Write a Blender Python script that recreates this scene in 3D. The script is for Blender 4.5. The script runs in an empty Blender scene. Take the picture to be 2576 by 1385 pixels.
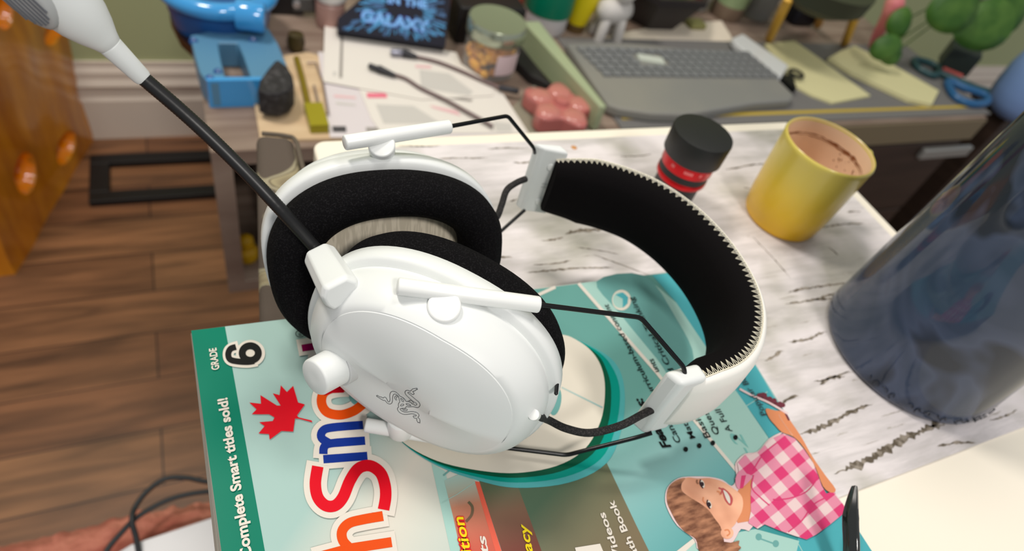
import bpy, bmesh, math, random
from mathutils import Vector, Matrix, noise
from mathutils.bvhtree import BVHTree
from mathutils.geometry import tessellate_polygon
random.seed(7)
S = bpy.context.scene
COL = S.collection
# ------------------------------------------------------------------ camera
CX, CY, FPX = 1288.0, 692.5, 1645.27
CAM = Vector((0, 0, .27407))
RW = Matrix(((0.90964247, 0.1234343, -0.39662887), (-0.34779926, 0.74839592, -0.56474705), (0.22712607, 0.65166513, 0.72370319)))
cd = bpy.data.cameras.new('camera'); cam = bpy.data.objects.new('camera', cd); COL.objects.link(cam)
cam.matrix_world = Matrix.Translation(CAM) @ RW.to_4x4()
cd.sensor_width = 36; cd.sensor_fit = 'HORIZONTAL'; cd.lens = FPX / 2576 * 36
cd.clip_start = .01; cd.clip_end = 30
cd.dof.use_dof = True; cd.dof.focus_distance = .235; cd.dof.aperture_fstop = 9.5
S.camera = cam
S.view_settings.view_transform = 'Standard'; S.view_settings.look = 'None'
S.view_settings.exposure = -0.54; S.view_settings.gamma = 1; S.view_settings.use_curve_mapping = False
# ------------------------------------------------------------------ light
w = bpy.data.worlds.new('World'); S.world = w; w.use_nodes = True
w.node_tree.nodes['Background'].inputs[0].default_value = (.95, .97, 1, 1)
w.node_tree.nodes['Background'].inputs[1].default_value = .52
def area(name, loc, size, power, col, target=(.1, .25, 0)):
    l = bpy.data.lights.new(name, 'AREA'); l.energy = power; l.color = col; l.shape = 'DISK'; l.size = size
    o = bpy.data.objects.new(name, l); COL.objects.link(o); o.location = loc
    o.rotation_euler = (Vector(target) - Vector(loc)).to_track_quat('-Z', 'Y').to_euler(); return o
area('ceiling_light_near', (.12, -1.25, 1.75), .36, 31, (1, .95, .89))
area('ceiling_light_middle', (.60, .40, 2.1), .45, 15, (1, .96, .9))
area('ceiling_light_far', (-.5, 1.0, 1.9), .4, 38, (1, .93, .85), (-.1, 1.0, -.5))
# ------------------------------------------------------------------ picking points in the room
def ray(px, py): return RW @ Vector(((px - CX) / FPX, -(py - CY) / FPX, -1))
def at(px, py, z=0.0):
    d = ray(px, py); return CAM + d * ((z - CAM.z) / d.z)
def aty(px, py, y):
    d = ray(px, py); return CAM + d * ((y - CAM.y) / d.y)
def hgt(px, py, P):
    d = ray(px, py); t = (d.x * P[0] + d.y * P[1]) / (d.x ** 2 + d.y ** 2); return CAM.z + t * d.z
# ------------------------------------------------------------------ materials
def lin(c):
    return tuple(((v / 255) / 12.92 if v / 255 <= .04045 else ((v / 255 + .055) / 1.055) ** 2.4) for v in c)
MC = {}
INK = .80
def M(name, rgb, rough=.5, metal=0, trans=0, ior=1.45, spec=.5, emit=0, coat=0, alpha=1, vary=None, bump=None, sheen=0):
    """vary=(rgb2, scale, detail, (sx,sy,sz), lo, hi)  bump=(scale, strength, dist)"""
    if name in MC: return MC[name]
    m = bpy.data.materials.new(name); m.use_nodes = True; nt = m.node_tree; b = nt.nodes['Principled BSDF']
    if name.startswith('print_'): rgb = tuple(v * INK ** .45 for v in rgb)
    b.inputs['Base Color'].default_value = (*lin(rgb), 1); b.inputs['Roughness'].default_value = rough
    b.inputs['Metallic'].default_value = metal; b.inputs['Transmission Weight'].default_value = trans
    b.inputs['IOR'].default_value = ior; b.inputs['Coat Weight'].default_value = coat
    b.inputs['Specular IOR Level'].default_value = spec; b.inputs['Sheen Weight'].default_value = sheen
    b.inputs['Alpha'].default_value = alpha
    tc = nt.nodes.new('ShaderNodeTexCoord')
    if vary:
        rgb2, sc, det, st, lo, hi = vary
        mp = nt.nodes.new('ShaderNodeMapping'); mp.inputs['Scale'].default_value = st
        nt.links.new(tc.outputs['Object'], mp.inputs[0])
        n = nt.nodes.new('ShaderNodeTexNoise'); n.inputs['Scale'].default_value = sc; n.inputs['Detail'].default_value = det
        nt.links.new(mp.outputs[0], n.inputs['Vector'])
        r = nt.nodes.new('ShaderNodeValToRGB'); r.color_ramp.elements[0].position = lo; r.color_ramp.elements[1].position = hi
        r.color_ramp.elements[0].color = (*lin(rgb), 1); r.color_ramp.elements[1].color = (*lin(rgb2), 1)
        nt.links.new(n.outputs[0], r.inputs[0]); nt.links.new(r.outputs[0], b.inputs['Base Color'])
    if bump:
        n2 = nt.nodes.new('ShaderNodeTexNoise'); n2.inputs['Scale'].default_value = bump[0]; n2.inputs['Detail'].default_value = 4
        nt.links.new(tc.outputs['Object'], n2.inputs['Vector'])
        bp = nt.nodes.new('ShaderNodeBump'); bp.inputs['Strength'].default_value = bump[1]; bp.inputs['Distance'].default_value = bump[2]
        nt.links.new(n2.outputs[0], bp.inputs['Height']); nt.links.new(bp.outputs[0], b.inputs['Normal'])
    MC[name] = m; return m
# ------------------------------------------------------------------ mesh helpers
def rootloc(p):
    v = Vector((0, 0, 0))
    while p: v += p.location; p = p.parent
    return v
def mk(name, V, F, mats, parent=None, loc=None, smooth=True, ang=35, midx=None):
    me = bpy.data.meshes.new(name)
    base = rootloc(parent) if parent else Vector((0, 0, 0))
    L = Vector(loc) if loc is not None else (Vector((0, 0, 0)) if parent else None)
    if L is None:
        xs = [v[0] for v in V]; ys = [v[1] for v in V]; zs = [v[2] for v in V]
        L = Vector(((min(xs) + max(xs)) / 2, (min(ys) + max(ys)) / 2, min(zs)))
    off = base + (L if not parent else Vector((0, 0, 0)))
    me.from_pydata([Vector(v) - off for v in V], [], F)
    for m in (mats if isinstance(mats, (list, tuple)) else [mats]): me.materials.append(m)
    if midx:
        for p, i in zip(me.polygons, midx): p.material_index = i
    bm = bmesh.new(); bm.from_mesh(me); bmesh.ops.recalc_face_normals(bm, faces=bm.faces); bm.to_mesh(me); bm.free()
    if smooth:
        me.shade_smooth()
        try: me.set_sharp_from_angle(angle=math.radians(ang))
        except Exception: pass
    o = bpy.data.objects.new(name, me); COL.objects.link(o)
    if parent: o.parent = parent
    else: o.location = L
    return o
def tag(o, label=None, cat=None, group=None, kind=None):
    if label: o['label'] = label
    if cat: o['category'] = cat
    if group: o['group'] = group
    if kind: o['kind'] = kind
    return o
def thing(name, loc, label, cat, group=None):
    o = bpy.data.objects.new(name, None); COL.objects.link(o); o.location = loc; o.empty_display_size = .02
    return tag(o, label, cat, group)
class MB:
    def __init__(s): s.V = []; s.F = []; s.I = []
    def add(s, V, F, i=0):
        n = len(s.V); s.V += [Vector(v) for v in V]; s.F += [[a + n for a in f] for f in F]; s.I += [i] * len(F); return s
    def build(s, name, mats, parent=None, **k): return mk(name, s.V, s.F, mats, parent, midx=s.I, **k)
def loft(rings, cap0=True, cap1=True, closed=True, loop=False):
    V = []; F = []; n = len(rings[0])
    for r in rings: V += list(r)
    R = len(rings)
    for i in range(R if loop else R - 1):
        a, b = i * n, ((i + 1) % R) * n
        for j in range(n if closed else n - 1):
            k = (j + 1) % n; F.append([a + j, a + k, b + k, b + j])
    if cap0 and not loop: F.append(list(range(n))[::-1])
    if cap1 and not loop: F.append([(R - 1) * n + j for j in range(n)])
    return V, F
def box(x0, x1, y0, y1, z0, z1):
    V = [(x, y, z) for z in (z0, z1) for x, y in ((x0, y0), (x1, y0), (x1, y1), (x0, y1))]
    return V, [[3, 2, 1, 0], [4, 5, 6, 7], [0, 1, 5, 4], [1, 2, 6, 5], [2, 3, 7, 6], [3, 0, 4, 7]]
def prism(poly, z0, z1):
    n = len(poly)
    return loft([[(p[0], p[1], z0) for p in poly], [(p[0], p[1], z1) for p in poly]])
def ppx(pts, z0, z1):   # outline picked at height z1, built down to z0
    return prism([at(x, y, z1) for x, y in pts], z0, z1)
def bev(o, wd, seg=3, ang=30):
    m = o.modifiers.new('b', 'BEVEL'); m.width = wd; m.segments = seg; m.limit_method = 'ANGLE'; m.angle_limit = math.radians(ang); return o
def cat(pts, n=8, closed=False):
    pts = [Vector(p) for p in pts]; out = []; N = len(pts)
    for i in range(N if closed else N - 1):
        g = (lambda k: pts[k % N]) if closed else (lambda k: pts[min(max(k, 0), N - 1)])
        p0, p1, p2, p3 = g(i - 1), g(i), g(i + 1), g(i + 2)
        for j in range(n):
            t = j / n
            out.append(.5 * ((2 * p1) + (p2 - p0) * t + (2 * p0 - 5 * p1 + 4 * p2 - p3) * t * t + (3 * p1 - p0 - 3 * p2 + p3) * t ** 3))
    if not closed: out.append(pts[-1])
    return out
def frames(path):
    fr = []; t0 = (path[1] - path[0]).normalized(); up = Vector((0, 0, 1)) if abs(t0.z) < .9 else Vector((1, 0, 0))
    n = (up - t0 * up.dot(t0)).normalized()
    for i, p in enumerate(path):
        a = path[max(i - 1, 0)]; b = path[min(i + 1, len(path) - 1)]; t = (b - a).normalized()
        n = (n - t * n.dot(t)).normalized(); fr.append((t, n, t.cross(n)))
    return fr
def tube(path, r, seg=14, caps=True):
    path = [Vector(p) for p in path]; fr = frames(path); R = []
    for i, p in enumerate(path):
        rr = r[i] if isinstance(r, (list, tuple)) else r
        t, n, b = fr[i]
        R.append([p + (n * math.cos(a) + b * math.sin(a)) * rr for a in [2 * math.pi * k / seg for k in range(seg)]])
    return loft(R, caps, caps)
def rod(p0, p1, r, seg=28, bv=.0006, r1=None):
    p0, p1 = Vector(p0), Vector(p1); d = (p1 - p0).normalized(); r1 = r1 or r
    return tube([p0, p0 + d * bv * .3, p0 + d * bv, p1 - d * bv, p1 - d * bv * .3, p1], [r - bv, r - bv * .3, r, r1, r1 - bv * .3, r1 - bv], seg)
def lathe(prof, c, seg=48, axis=(0, 0, 1)):
    c = Vector(c); ax = Vector(axis).normalized(); u = ax.orthogonal().normalized(); v = ax.cross(u)
    return loft([[c + ax * h + (u * math.cos(2 * math.pi * k / seg) + v * math.sin(2 * math.pi * k / seg)) * max(r, 1e-5) for k in range(seg)] for r, h in prof])
def ribbon(pts, wd, cap=True):  # flat stroke in a plane; pts are 2D
    pts = [Vector(p[:2]) for p in pts]; V = []; F = []
    for i, p in enumerate(pts):
        a = pts[max(i - 1, 0)]; b = pts[min(i + 1, len(pts) - 1)]; t = (b - a).normalized(); n = Vector((-t.y, t.x)) * wd / 2
        V += [p + n, p - n]
        if i: k = 2 * i; F.append([k - 2, k - 1, k + 1, k])
    return [(v.x, v.y) for v in V], F
def ell(c, rx, ry, n=28, rot=0):
    cr, sr = math.cos(rot), math.sin(rot)
    return [(c[0] + rx * math.cos(a) * cr - ry * math.sin(a) * sr, c[1] + rx * math.cos(a) * sr + ry * math.sin(a) * cr) for a in [2 * math.pi * k / n for k in range(n)]]
TXT = {}
def text_mesh(s, bold=0, shear=0, font_space=1.0):
    k = (s, bold, shear, font_space)
    if k in TXT: return TXT[k]
    c = bpy.data.curves.new('t', 'FONT'); c.body = s; c.size = 1; c.offset = bold; c.shear = shear; c.resolution_u = 5; c.space_character = font_space
    o = bpy.data.objects.new('t', c); COL.objects.link(o)
    me = bpy.data.meshes.new_from_object(o)
    V = [(v.co.x, v.co.y) for v in me.vertices]; F = [list(p.vertices) for p in me.polygons]
    bpy.data.objects.remove(o); bpy.data.curves.remove(c); bpy.data.meshes.remove(me)
    TXT[k] = (V, F); return V, F
def fit_text(mb, s, a, b, h, mi, nrm=(0, 0, 1), bold=0, shear=0, grow=0, sp=1.0):
    """a,b: world ends of the baseline, h: cap height"""
    V, F = text_mesh(s, bold + grow, shear, sp); V0, _ = text_mesh(s, bold, shear, sp)
    if not V: return
    x0 = min(v[0] for v in V0); x1 = max(v[0] for v in V0)
    a, b = Vector(a), Vector(b); u = (b - a); L = u.length; u.normalize(); v = Vector(nrm).cross(u)
    k = L / (x1 - x0); hk = h / .69
    mb.add([a + u * ((p[0] - x0) * k) + v * (p[1] * hk) for p in V], F, mi)

# ================================================================== SETTING
FLOOR_Z = -.97; WALL_Y = 1.617; ZD = -.25
mfloor = bpy.data.materials.new('floor_planks'); mfloor.use_nodes = True
nt = mfloor.node_tree; b = nt.nodes['Principled BSDF']; tc = nt.nodes.new('ShaderNodeTexCoord')
bk = nt.nodes.new('ShaderNodeTexBrick'); bk.offset = .37
for k_, v_ in (('Scale', 1), ('Mortar Size', .0018), ('Mortar Smooth', .3), ('Bias', 0), ('Brick Width', .9), ('Row Height', .115)): bk.inputs[k_].default_value = v_
bk.inputs['Color1'].default_value = (*lin((150, 108, 74)), 1); bk.inputs['Color2'].default_value = (*lin((122, 82, 56)), 1); bk.inputs['Mortar'].default_value = (*lin((52, 32, 26)), 1)
nt.links.new(tc.outputs['Object'], bk.inputs['Vector'])
mp = nt.nodes.new('ShaderNodeMapping'); mp.inputs['Scale'].default_value = (1.6, 16, 1); nt.links.new(tc.outputs['Object'], mp.inputs[0])
n1 = nt.nodes.new('ShaderNodeTexNoise'); n1.inputs['Scale'].default_value = 2.2; n1.inputs['Detail'].default_value = 7; n1.inputs['Distortion'].default_value = .6; nt.links.new(mp.outputs[0], n1.inputs['Vector'])
rp = nt.nodes.new('ShaderNodeValToRGB'); rp.color_ramp.elements[0].position = .3; rp.color_ramp.elements[1].position = .72
rp.color_ramp.elements[0].color = (.38, .36, .36, 1); rp.color_ramp.elements[1].color = (1.25, 1.2, 1.15, 1); nt.links.new(n1.outputs[0], rp.inputs[0])
mx = nt.nodes.new('ShaderNodeMix'); mx.data_type = 'RGBA'; mx.blend_type = 'MULTIPLY'; mx.inputs[0].default_value = 1
nt.links.new(bk.outputs[0], mx.inputs[6]); nt.links.new(rp.outputs[0], mx.inputs[7]); nt.links.new(mx.outputs[2], b.inputs['Base Color'])
b.inputs['Roughness'].default_value = .42
tag(mk('floor', *box(-2, 3.5, -1.2, WALL_Y + .1, FLOOR_Z - .05, FLOOR_Z), mfloor, smooth=False), kind='structure')
mwall = M('wall_paint', (176, 184, 140), .8, bump=(140, .15, .001))
tag(mk('wall_back', *box(-2, 3.5, WALL_Y, WALL_Y + .1, FLOOR_Z, 1.6), mwall, smooth=False), kind='structure')
mtrim = M('trim_white', (224, 212, 198), .45)
prof = [(0, 0), (.018, 0), (.018, .115), (.014, .125), (.014, .15), (.019, .158), (.012, .175), (.012, .192), (.006, .205), (.006, .219), (0, .219)]
rr = [[(x, WALL_Y - d, FLOOR_Z + h) for d, h in prof] for x in (-2, 3.5)]
tag(mk('baseboard_back', *loft(rr), mtrim, smooth=False), kind='structure')

# ================================================================== RIGHT HAND TABLE + PLACEMAT
TX0, TX1, TY0, TY1 = .060, .474, -.36, .345
mtable = M('table_white', (240, 232, 216), .35)
tb = thing('side_table', (.27, 0, FLOOR_Z), 'narrow white topped side table carrying the workbook, mug and tumbler', 'table')
def rrect(x0, x1, y0, y1, r, n=6):
    out = []
    for cx_, cy_, a0 in ((x1 - r, y1 - r, 0), (x0 + r, y1 - r, 90), (x0 + r, y0 + r, 180), (x1 - r, y0 + r, 270)):
        for k in range(n + 1):
            a = math.radians(a0 + 90 * k / n); out.append((cx_ + r * math.cos(a), cy_ + r * math.sin(a)))
    return out
bev(mk('table_top', *prism(rrect(TX0, TX1, TY0, TY1, .008), -.0195, -.0012), mtable, tb), .0022)
mk('post', *box(.30, .35, -.12, -.07, FLOOR_Z + .02, -.0195), M('table_post', (205, 205, 205), .4, metal=.6), tb)
mk('foot', *box(.24, .46, -.16, -.03, FLOOR_Z, FLOOR_Z + .02), M('table_post', (0, 0, 0)), tb)
# placemat: whitewashed planks, with its painted cracks
mpm = bpy.data.materials.new('placemat_print'); mpm.use_nodes = True; nt = mpm.node_tree; b = nt.nodes['Principled BSDF']; b.inputs['Roughness'].default_value = .38
tc = nt.nodes.new('ShaderNodeTexCoord'); mp = nt.nodes.new('ShaderNodeMapping'); mp.inputs['Scale'].default_value = (6, 40, 1); nt.links.new(tc.outputs['Object'], mp.inputs[0])
n1 = nt.nodes.new('ShaderNodeTexNoise'); n1.inputs['Scale'].default_value = 1.6; n1.inputs['Detail'].default_value = 9; n1.inputs['Roughness'].default_value = .68; n1.inputs['Distortion'].default_value = .25; nt.links.new(mp.outputs[0], n1.inputs['Vector'])
rp = nt.nodes.new('ShaderNodeValToRGB'); E = rp.color_ramp.elements; E[0].position = .26; E[0].color = (*lin((186, 182, 176)), 1); E[1].position = .74; E[1].color = (*lin((222, 215, 218)), 1)
e = E.new(.42); e.color = (*lin((204, 198, 198)), 1); e = E.new(.55); e.color = (*lin((226, 219, 220)), 1)
nt.links.new(n1.outputs[0], rp.inputs[0])
n2 = nt.nodes.new('ShaderNodeTexNoise'); n2.inputs['Scale'].default_value = 12; n2.inputs['Detail'].default_value = 3; nt.links.new(tc.outputs['Object'], n2.inputs['Vector'])
r2 = nt.nodes.new('ShaderNodeValToRGB'); r2.color_ramp.elements[0].position = .5; r2.color_ramp.elements[0].color = (1, 1, 1, 1); r2.color_ramp.elements[1].position = .66; r2.color_ramp.elements[1].color = (*lin((206, 208, 196)), 1)
nt.links.new(n2.outputs[0], r2.inputs[0])
mx = nt.nodes.new('ShaderNodeMix'); mx.data_type = 'RGBA'; mx.blend_type = 'MULTIPLY'; mx.inputs[0].default_value = 1
nt.links.new(rp.outputs[0], mx.inputs[6]); nt.links.new(r2.outputs[0], mx.inputs[7]); nt.links.new(mx.outputs[2], b.inputs['Base Color'])
pm = MB()
pml = [at(833, 372), at(1300, 349), at(1691, 329), at(1990, 312)]
e1, e2 = at(2166, 1229), at(2576, 1073)
dirx = (e2 - e1).normalized()
plx = .075; pry = lambda x: e1.y + dirx.y / dirx.x * (x - e1.x)
PMX1 = .462
poly = [(plx, pry(plx)), (PMX1, pry(PMX1)), (PMX1, .333), (plx + .02, .333), (plx + .006, .327), (plx, .313)]
pm.add(*prism(poly, -.0012, 0), 0)
mcr = M('crack_brown', (92, 82, 68), .6, vary=((150, 140, 128), 300, 2, (1, 1, 1), .42, .6))
mcr2 = M('crack_pale', (158, 150, 138), .6, vary=((196, 190, 184), 200, 2, (1, 1, 1), .4, .6))
def crack(p0, p1, wpx, mi=1):
    a, c = at(*p0), at(*p1); L = (c - a).length; n = max(6, int(L / .0018)); d = (c - a).normalized(); nn = Vector((-d.y, d.x, 0)); V = []; F = []
    wd = wpx / 4300
    for i in range(n + 1):
        t = i / n; env = min(1, t * 6, (1 - t) * 6) * random.uniform(.25, 1); j = random.uniform(-.16, .16) * wd + math.sin(t * 5 + p0[0]) * wd * .35
        p = a + d * (L * t) + nn * j + Vector((0, 0, .0001))
        V += [p + nn * wd * env / 2, p - nn * wd * env * .5]
        if i: k = 2 * i; F.append([k - 2, k - 1, k + 1, k])
    pm.add(V, F, mi)
for q in [((2090, 1183), (2385, 1068), 24), ((2330, 1068), (2478, 1035), 20), ((2355, 1120), (2455, 1112), 9), ((2008, 1090), (2200, 1019), 16), ((2060, 965), (2125, 943), 12),
          ((1982, 862), (2085, 835), 11), ((2045, 960), (2140, 935), 9), ((1980, 738), (2160, 700), 12), ((1975, 768), (2110, 735), 10), ((2050, 757), (2120, 742), 9), ((2060, 572), (2175, 560), 9),
          ((2130, 535), (2165, 530), 8), ((2080, 620), (2110, 640), 9), ((1318, 683), (1545, 672), 8), ((1420, 590), (1520, 572), 16), ((1360, 605), (1420, 598), 8), ((1230, 652), (1290, 647), 10),
          ((1290, 410), (1345, 405), 9), ((1225, 375), (1330, 371), 6), ((1820, 425), (1925, 412), 9), ((1000, 369), (1110, 366), 7), ((1560, 395), (1640, 388), 8), ((1100, 400), (1230, 395), 6),
          ((1340, 668), (1440, 655), 6), ((1280, 505), (1330, 497), 7), ((1920, 905), (1975, 885), 12), ((1965, 1010), (2010, 995), 9), ((1890, 590), (1990, 700), 5), ((2160, 800), (2090, 820), 7),
          ((1490, 640), (1660, 700), 4), ((1700, 600), (1830, 590), 5), ((1660, 665), (1730, 655), 8), ((1450, 620), (1560, 640), 4), ((2490, 1060), (2560, 1030), 7), ((1900, 480), (1870, 470), 5)]:
    crack(q[0], q[1], q[2])
for i in range(110):
    x = random.uniform(1250, 2500); y = random.uniform(360, 1150); l = random.uniform(20, 120)
    p = at(x, y)
    if p.x > PMX1 - .03 or p.y < pry(p.x) + .01 or p.y > .32: continue
    q_ = p + dirx * (l / 5500); a_ = Vector(p); c_ = Vector(q_)
    d = dirx; nn = Vector((-d.y, d.x, 0)); V = []; F = []; n = 8; wd = random.uniform(.0003, .0012)
    for k in range(n + 1):
        t = k / n; e_ = math.sin(math.pi * t) * random.uniform(.3, 1); pp = a_.lerp(c_, t) + Vector((0, 0, .0001)) + nn * random.uniform(-.3, .3) * wd
        V += [pp + nn * wd * e_ / 2, pp - nn * wd * e_ / 2]
        if k: F.append([2 * k - 2, 2 * k - 1, 2 * k + 1, 2 * k])
    pm.add(V, F, 2)
tag(pm.build('placemat', [mpm, mcr, mcr2], loc=(.27, .2, -.0012), smooth=False), 'whitewashed wood plank print placemat with brown cracks on the white table', 'placemat')

# ================================================================== WORKBOOK
ZB = .017
bk_ = thing('workbook', (.12, .08, 0), 'thick teal school workbook with a red maple leaf cover lying under the headset', 'book')
c0, c1 = at(481, 831, ZB), at(1752, 676, ZB)
eu = (c1 - c0).normalized(); ev = Vector((eu.y, -eu.x, 0)); W = .2755; H_ = .214
lv = (at(557, 1385, ZB) - c0).normalized(); rv = (at(2097, 1233, ZB) - c1).normalized(); bl, br = c0 + lv * H_, c1 + rv * H_
def cor(u, v, z):
    t = u / W; p = c0.lerp(c1, t).lerp(bl.lerp(br, t), v / H_); return (p.x, p.y, z)
mpaper = M('page_edges', (196, 190, 178), .8, vary=((150, 146, 138), 4, 3, (1, 1, 900), .35, .65))
pg = [cor(.0012, .0012, 0), cor(W - .0012, .0012, 0), cor(W - .0012, H_ - .0012, 0), cor(.0012, H_ - .0012, 0)]
lo = [at(480, 838, .0012), Vector(pg[1]), Vector(pg[2])]; dlo = (at(541, 1388, .0012) - lo[0]).normalized(); lo4 = lo[0] + dlo * H_
mk('page_block', *loft([[(p[0], p[1], .0012) for p in (lo[0], lo[1], lo[2], lo4)], [(p[0], p[1], ZB - .0005) for p in pg]]), mpaper, bk_, smooth=False)
cvp = [cor(0, 0, 0), cor(W, 0, 0), cor(W, H_, 0), cor(0, H_, 0)]
mk('back_cover', *prism([lo[0], Vector(cvp[1]), Vector(cvp[2]), lo4], .0007, .0011), M('back_cover_board', (205, 215, 210), .4), bk_, smooth=False)
# cover print: colours change over the cover as printed
mcov = bpy.data.materials.new('cover_print'); mcov.use_nodes = True; nt = mcov.node_tree; b = nt.nodes['Principled BSDF']; b.inputs['Roughness'].default_value = .33
def grad_mat(name, stops, p0, p1, rough=.33, z=ZB):
    """linear printed gradient between two places of the cover"""
    m = bpy.data.materials.new(name); m.use_nodes = True; nt = m.node_tree; b = nt.nodes['Principled BSDF']; b.inputs['Roughness'].default_value = rough
    b.inputs['Specular IOR Level'].default_value = .1
    a, c = at(*p0, z), at(*p1, z); d = (c - a); L = d.length; d.normalize()
    g = nt.nodes.new('ShaderNodeNewGeometry'); sb = nt.nodes.new('ShaderNodeVectorMath'); sb.operation = 'SUBTRACT'; sb.inputs[1].default_value = a
    dt = nt.nodes.new('ShaderNodeVectorMath'); dt.operation = 'DOT_PRODUCT'; dt.inputs[1].default_value = d / L
    nt.links.new(g.outputs['Position'], sb.inputs[0]); nt.links.new(sb.outputs[0], dt.inputs[0])
    r = nt.nodes.new('ShaderNodeValToRGB'); E = r.color_ramp.elements
    while len(E) < len(stops): E.new(.5)
    for e, (pos, c_) in zip(E, stops): e.position = pos; e.color = (*lin(tuple(v * INK ** .45 for v in c_)), 1)
    nt.links.new(dt.outputs['Value'], r.inputs[0]); nt.links.new(r.outputs[0], b.inputs['Base Color']); return m
AQ = (176, 208, 202)
PR = {  # print inks
    'bg': grad_mat('print_background', [(0, AQ), (.3, AQ), (.48, (236, 229, 216)), (.56, (226, 226, 214)), (1, (150, 200, 198))], (600, 1060), (1420, 1500)),
    'green': M('print_green', (10, 130, 104), .33, spec=.1), 'teal': grad_mat('print_teal', [(0, (112, 172, 164)), (.35, (150, 198, 196)), (.62, (122, 186, 186)), (1, (66, 156, 158))], (1560, 1020), (1900, 1385)),
    'teal2': M('print_teal_deep', (84, 180, 190), .33, spec=.1), 'aqua': M('print_aqua', (176, 218, 208), .33, spec=.1),
    'white': M('print_white', (238, 230, 218), .33, spec=.1), 'cream': M('print_cream', (238, 230, 214), .33, spec=.1), 'dgreen': M('print_dark_green', (6, 88, 62), .33, spec=.1),
    'mteal': M('print_mid_teal', (0, 154, 138), .33, spec=.1), 'lteal': M('print_light_teal', (84, 178, 180), .33, spec=.1),
    'black': M('print_black', (26, 26, 26), .33, spec=.1), 'red': M('print_red', (232, 10, 34), .33, spec=.1), 'dred': M('print_dark_red', (200, 8, 30), .33, spec=.1), 'blue': M('print_blue', (18, 52, 150), .33, spec=.1),
    'orange': M('print_orange', (240, 82, 12), .33, spec=.1), 'magenta': M('print_magenta', (150, 0, 80), .33, spec=.1), 'yellow': M('print_yellow', (250, 224, 10), .33, spec=.1),
    'salmon': grad_mat('print_salmon', [(0, (176, 206, 196)), (.18, (184, 186, 168)), (.4, (204, 138, 110)), (1, (214, 98, 78))], (1150, 1200), (1200, 1385)),
    'coral': M('print_coral', (240, 104, 80), .33, spec=.1), 'brown': grad_mat('print_brown', [(0, (96, 108, 82)), (.4, (128, 96, 74)), (1, (124, 66, 54))], (1250, 1225), (1300, 1385)),
    'olive': grad_mat('print_olive', [(0, (80, 106, 82)), (.35, (116, 118, 92)), (1, (132, 118, 92))], (1400, 1225), (1560, 1385)),
    'skin': M('print_skin', (226, 160, 128), .33, spec=.1, vary=((240, 182, 150), 60, 2, (1, 1, 1), .35, .65)), 'arm': M('print_arm', (232, 150, 106), .33, spec=.1), 'hair': M('print_hair', (112, 72, 56), .33, spec=.1, vary=((180, 128, 98), 260, 4, (.5, 1.6, 1), .35, .7)),
    'pink': M('print_pink', (238, 150, 176), .33, spec=.1), 'hot': M('print_hot_pink', (228, 70, 124), .33, spec=.1), 'pale': M('print_pale_pink', (244, 216, 216), .33, spec=.1),
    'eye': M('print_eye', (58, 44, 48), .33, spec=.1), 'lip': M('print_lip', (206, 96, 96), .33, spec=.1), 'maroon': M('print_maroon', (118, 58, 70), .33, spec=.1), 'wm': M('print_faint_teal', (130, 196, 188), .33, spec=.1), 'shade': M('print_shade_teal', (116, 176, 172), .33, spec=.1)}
PK = list(PR); PM_ = [PR[k] for k in PK]
LAY = .00005
class Art:
    def __init__(s, z): s.mb = MB(); s.z = z; s.c = 0
    def L(s, lay): s.c += 1; return lay + (s.c % 5) * .19   # neighbours on one layer never share a plane
    def poly(s, pts, ink, lay=0, sm=0):
        lay = s.L(lay)
        if sm: pts = [(p.x, p.y) for p in cat([Vector((x, y, 0)) for x, y in pts], sm, True)]
        V = [at(x, y, s.z) + Vector((0, 0, lay * LAY)) for x, y in pts]
        s.mb.add(V, [list(t) for t in tessellate_polygon([[Vector((v.x, v.y, 0)) for v in V]])], PK.index(ink))
    def line(s, pts, wpx, ink, lay=0, sm=0):
        lay = s.L(lay)
        if sm: pts = [(p.x, p.y) for p in cat([Vector((x, y, 0)) for x, y in pts], sm)]
        V, F = ribbon(pts, wpx); s.mb.add([at(x, y, s.z) + Vector((0, 0, (lay + (i // 2) * .012) * LAY)) for i, (x, y) in enumerate(V)], F, PK.index(ink))
    def ring(s, c, rx, ry, wpx, ink, lay=0, rot=0):
        o = ell(c, rx, ry, 36, rot); i = ell(c, rx - wpx, ry - wpx, 36, rot); n = 36
        s.mb.add([at(x, y, s.z) + Vector((0, 0, lay * LAY)) for x, y in o + i], [[k, (k + 1) % n, n + (k + 1) % n, n + k] for k in range(n)], PK.index(ink))
    def text(s, t, p0, p1, hpx, ink, lay=0, bold=0, shear=0, grow=0, sp=1.0):
        a, c = at(*p0, s.z), at(*p1, s.z); mid = ((p0[0] + p1[0]) / 2, (p0[1] + p1[1]) / 2)
        h = (at(mid[0] - hpx, mid[1], s.z) - at(*mid, s.z)).length
        up = Vector((0, 0, lay * LAY)); fit_text(s.mb, t, a + up, c + up, h, PK.index(ink), bold=bold, shear=shear, grow=grow, sp=sp)
    def build(s, name, parent, label=None):
        o = s.mb.build(name, PM_, parent, smooth=False)
        if label: o['label'] = label
        return o
cov = MB(); cov.add(*prism(cvp, ZB - .0004, ZB), 0); cv = cov.build('front_cover', [PR['bg']], bk_, smooth=False)
A = Art(ZB)
A.poly([(481, 831), (566, 821), (669, 1400), (700, 1560), (590, 1590), (557, 1385)], 'green', 1)
def book_px(pts): return pts
A.poly([(1410, 719), (1750, 677), (1895, 911), (1968, 1035), (2097, 1233), (2188, 1378), (2230, 1445), (1660, 1445), (1520, 1165), (1450, 1000)], 'teal', 1)
A.poly([(1060, 770), (1330, 729), (1412, 719), (1560, 1000), (1500, 1190), (1300, 1100), (1200, 900)], 'teal', 2)
A.poly([(1455, 713), (1620, 693), (1735, 790), (1830, 950), (1938, 1110), (1905, 1140), (1857, 1190), (1650, 935)], 'aqua', 3)
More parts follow.
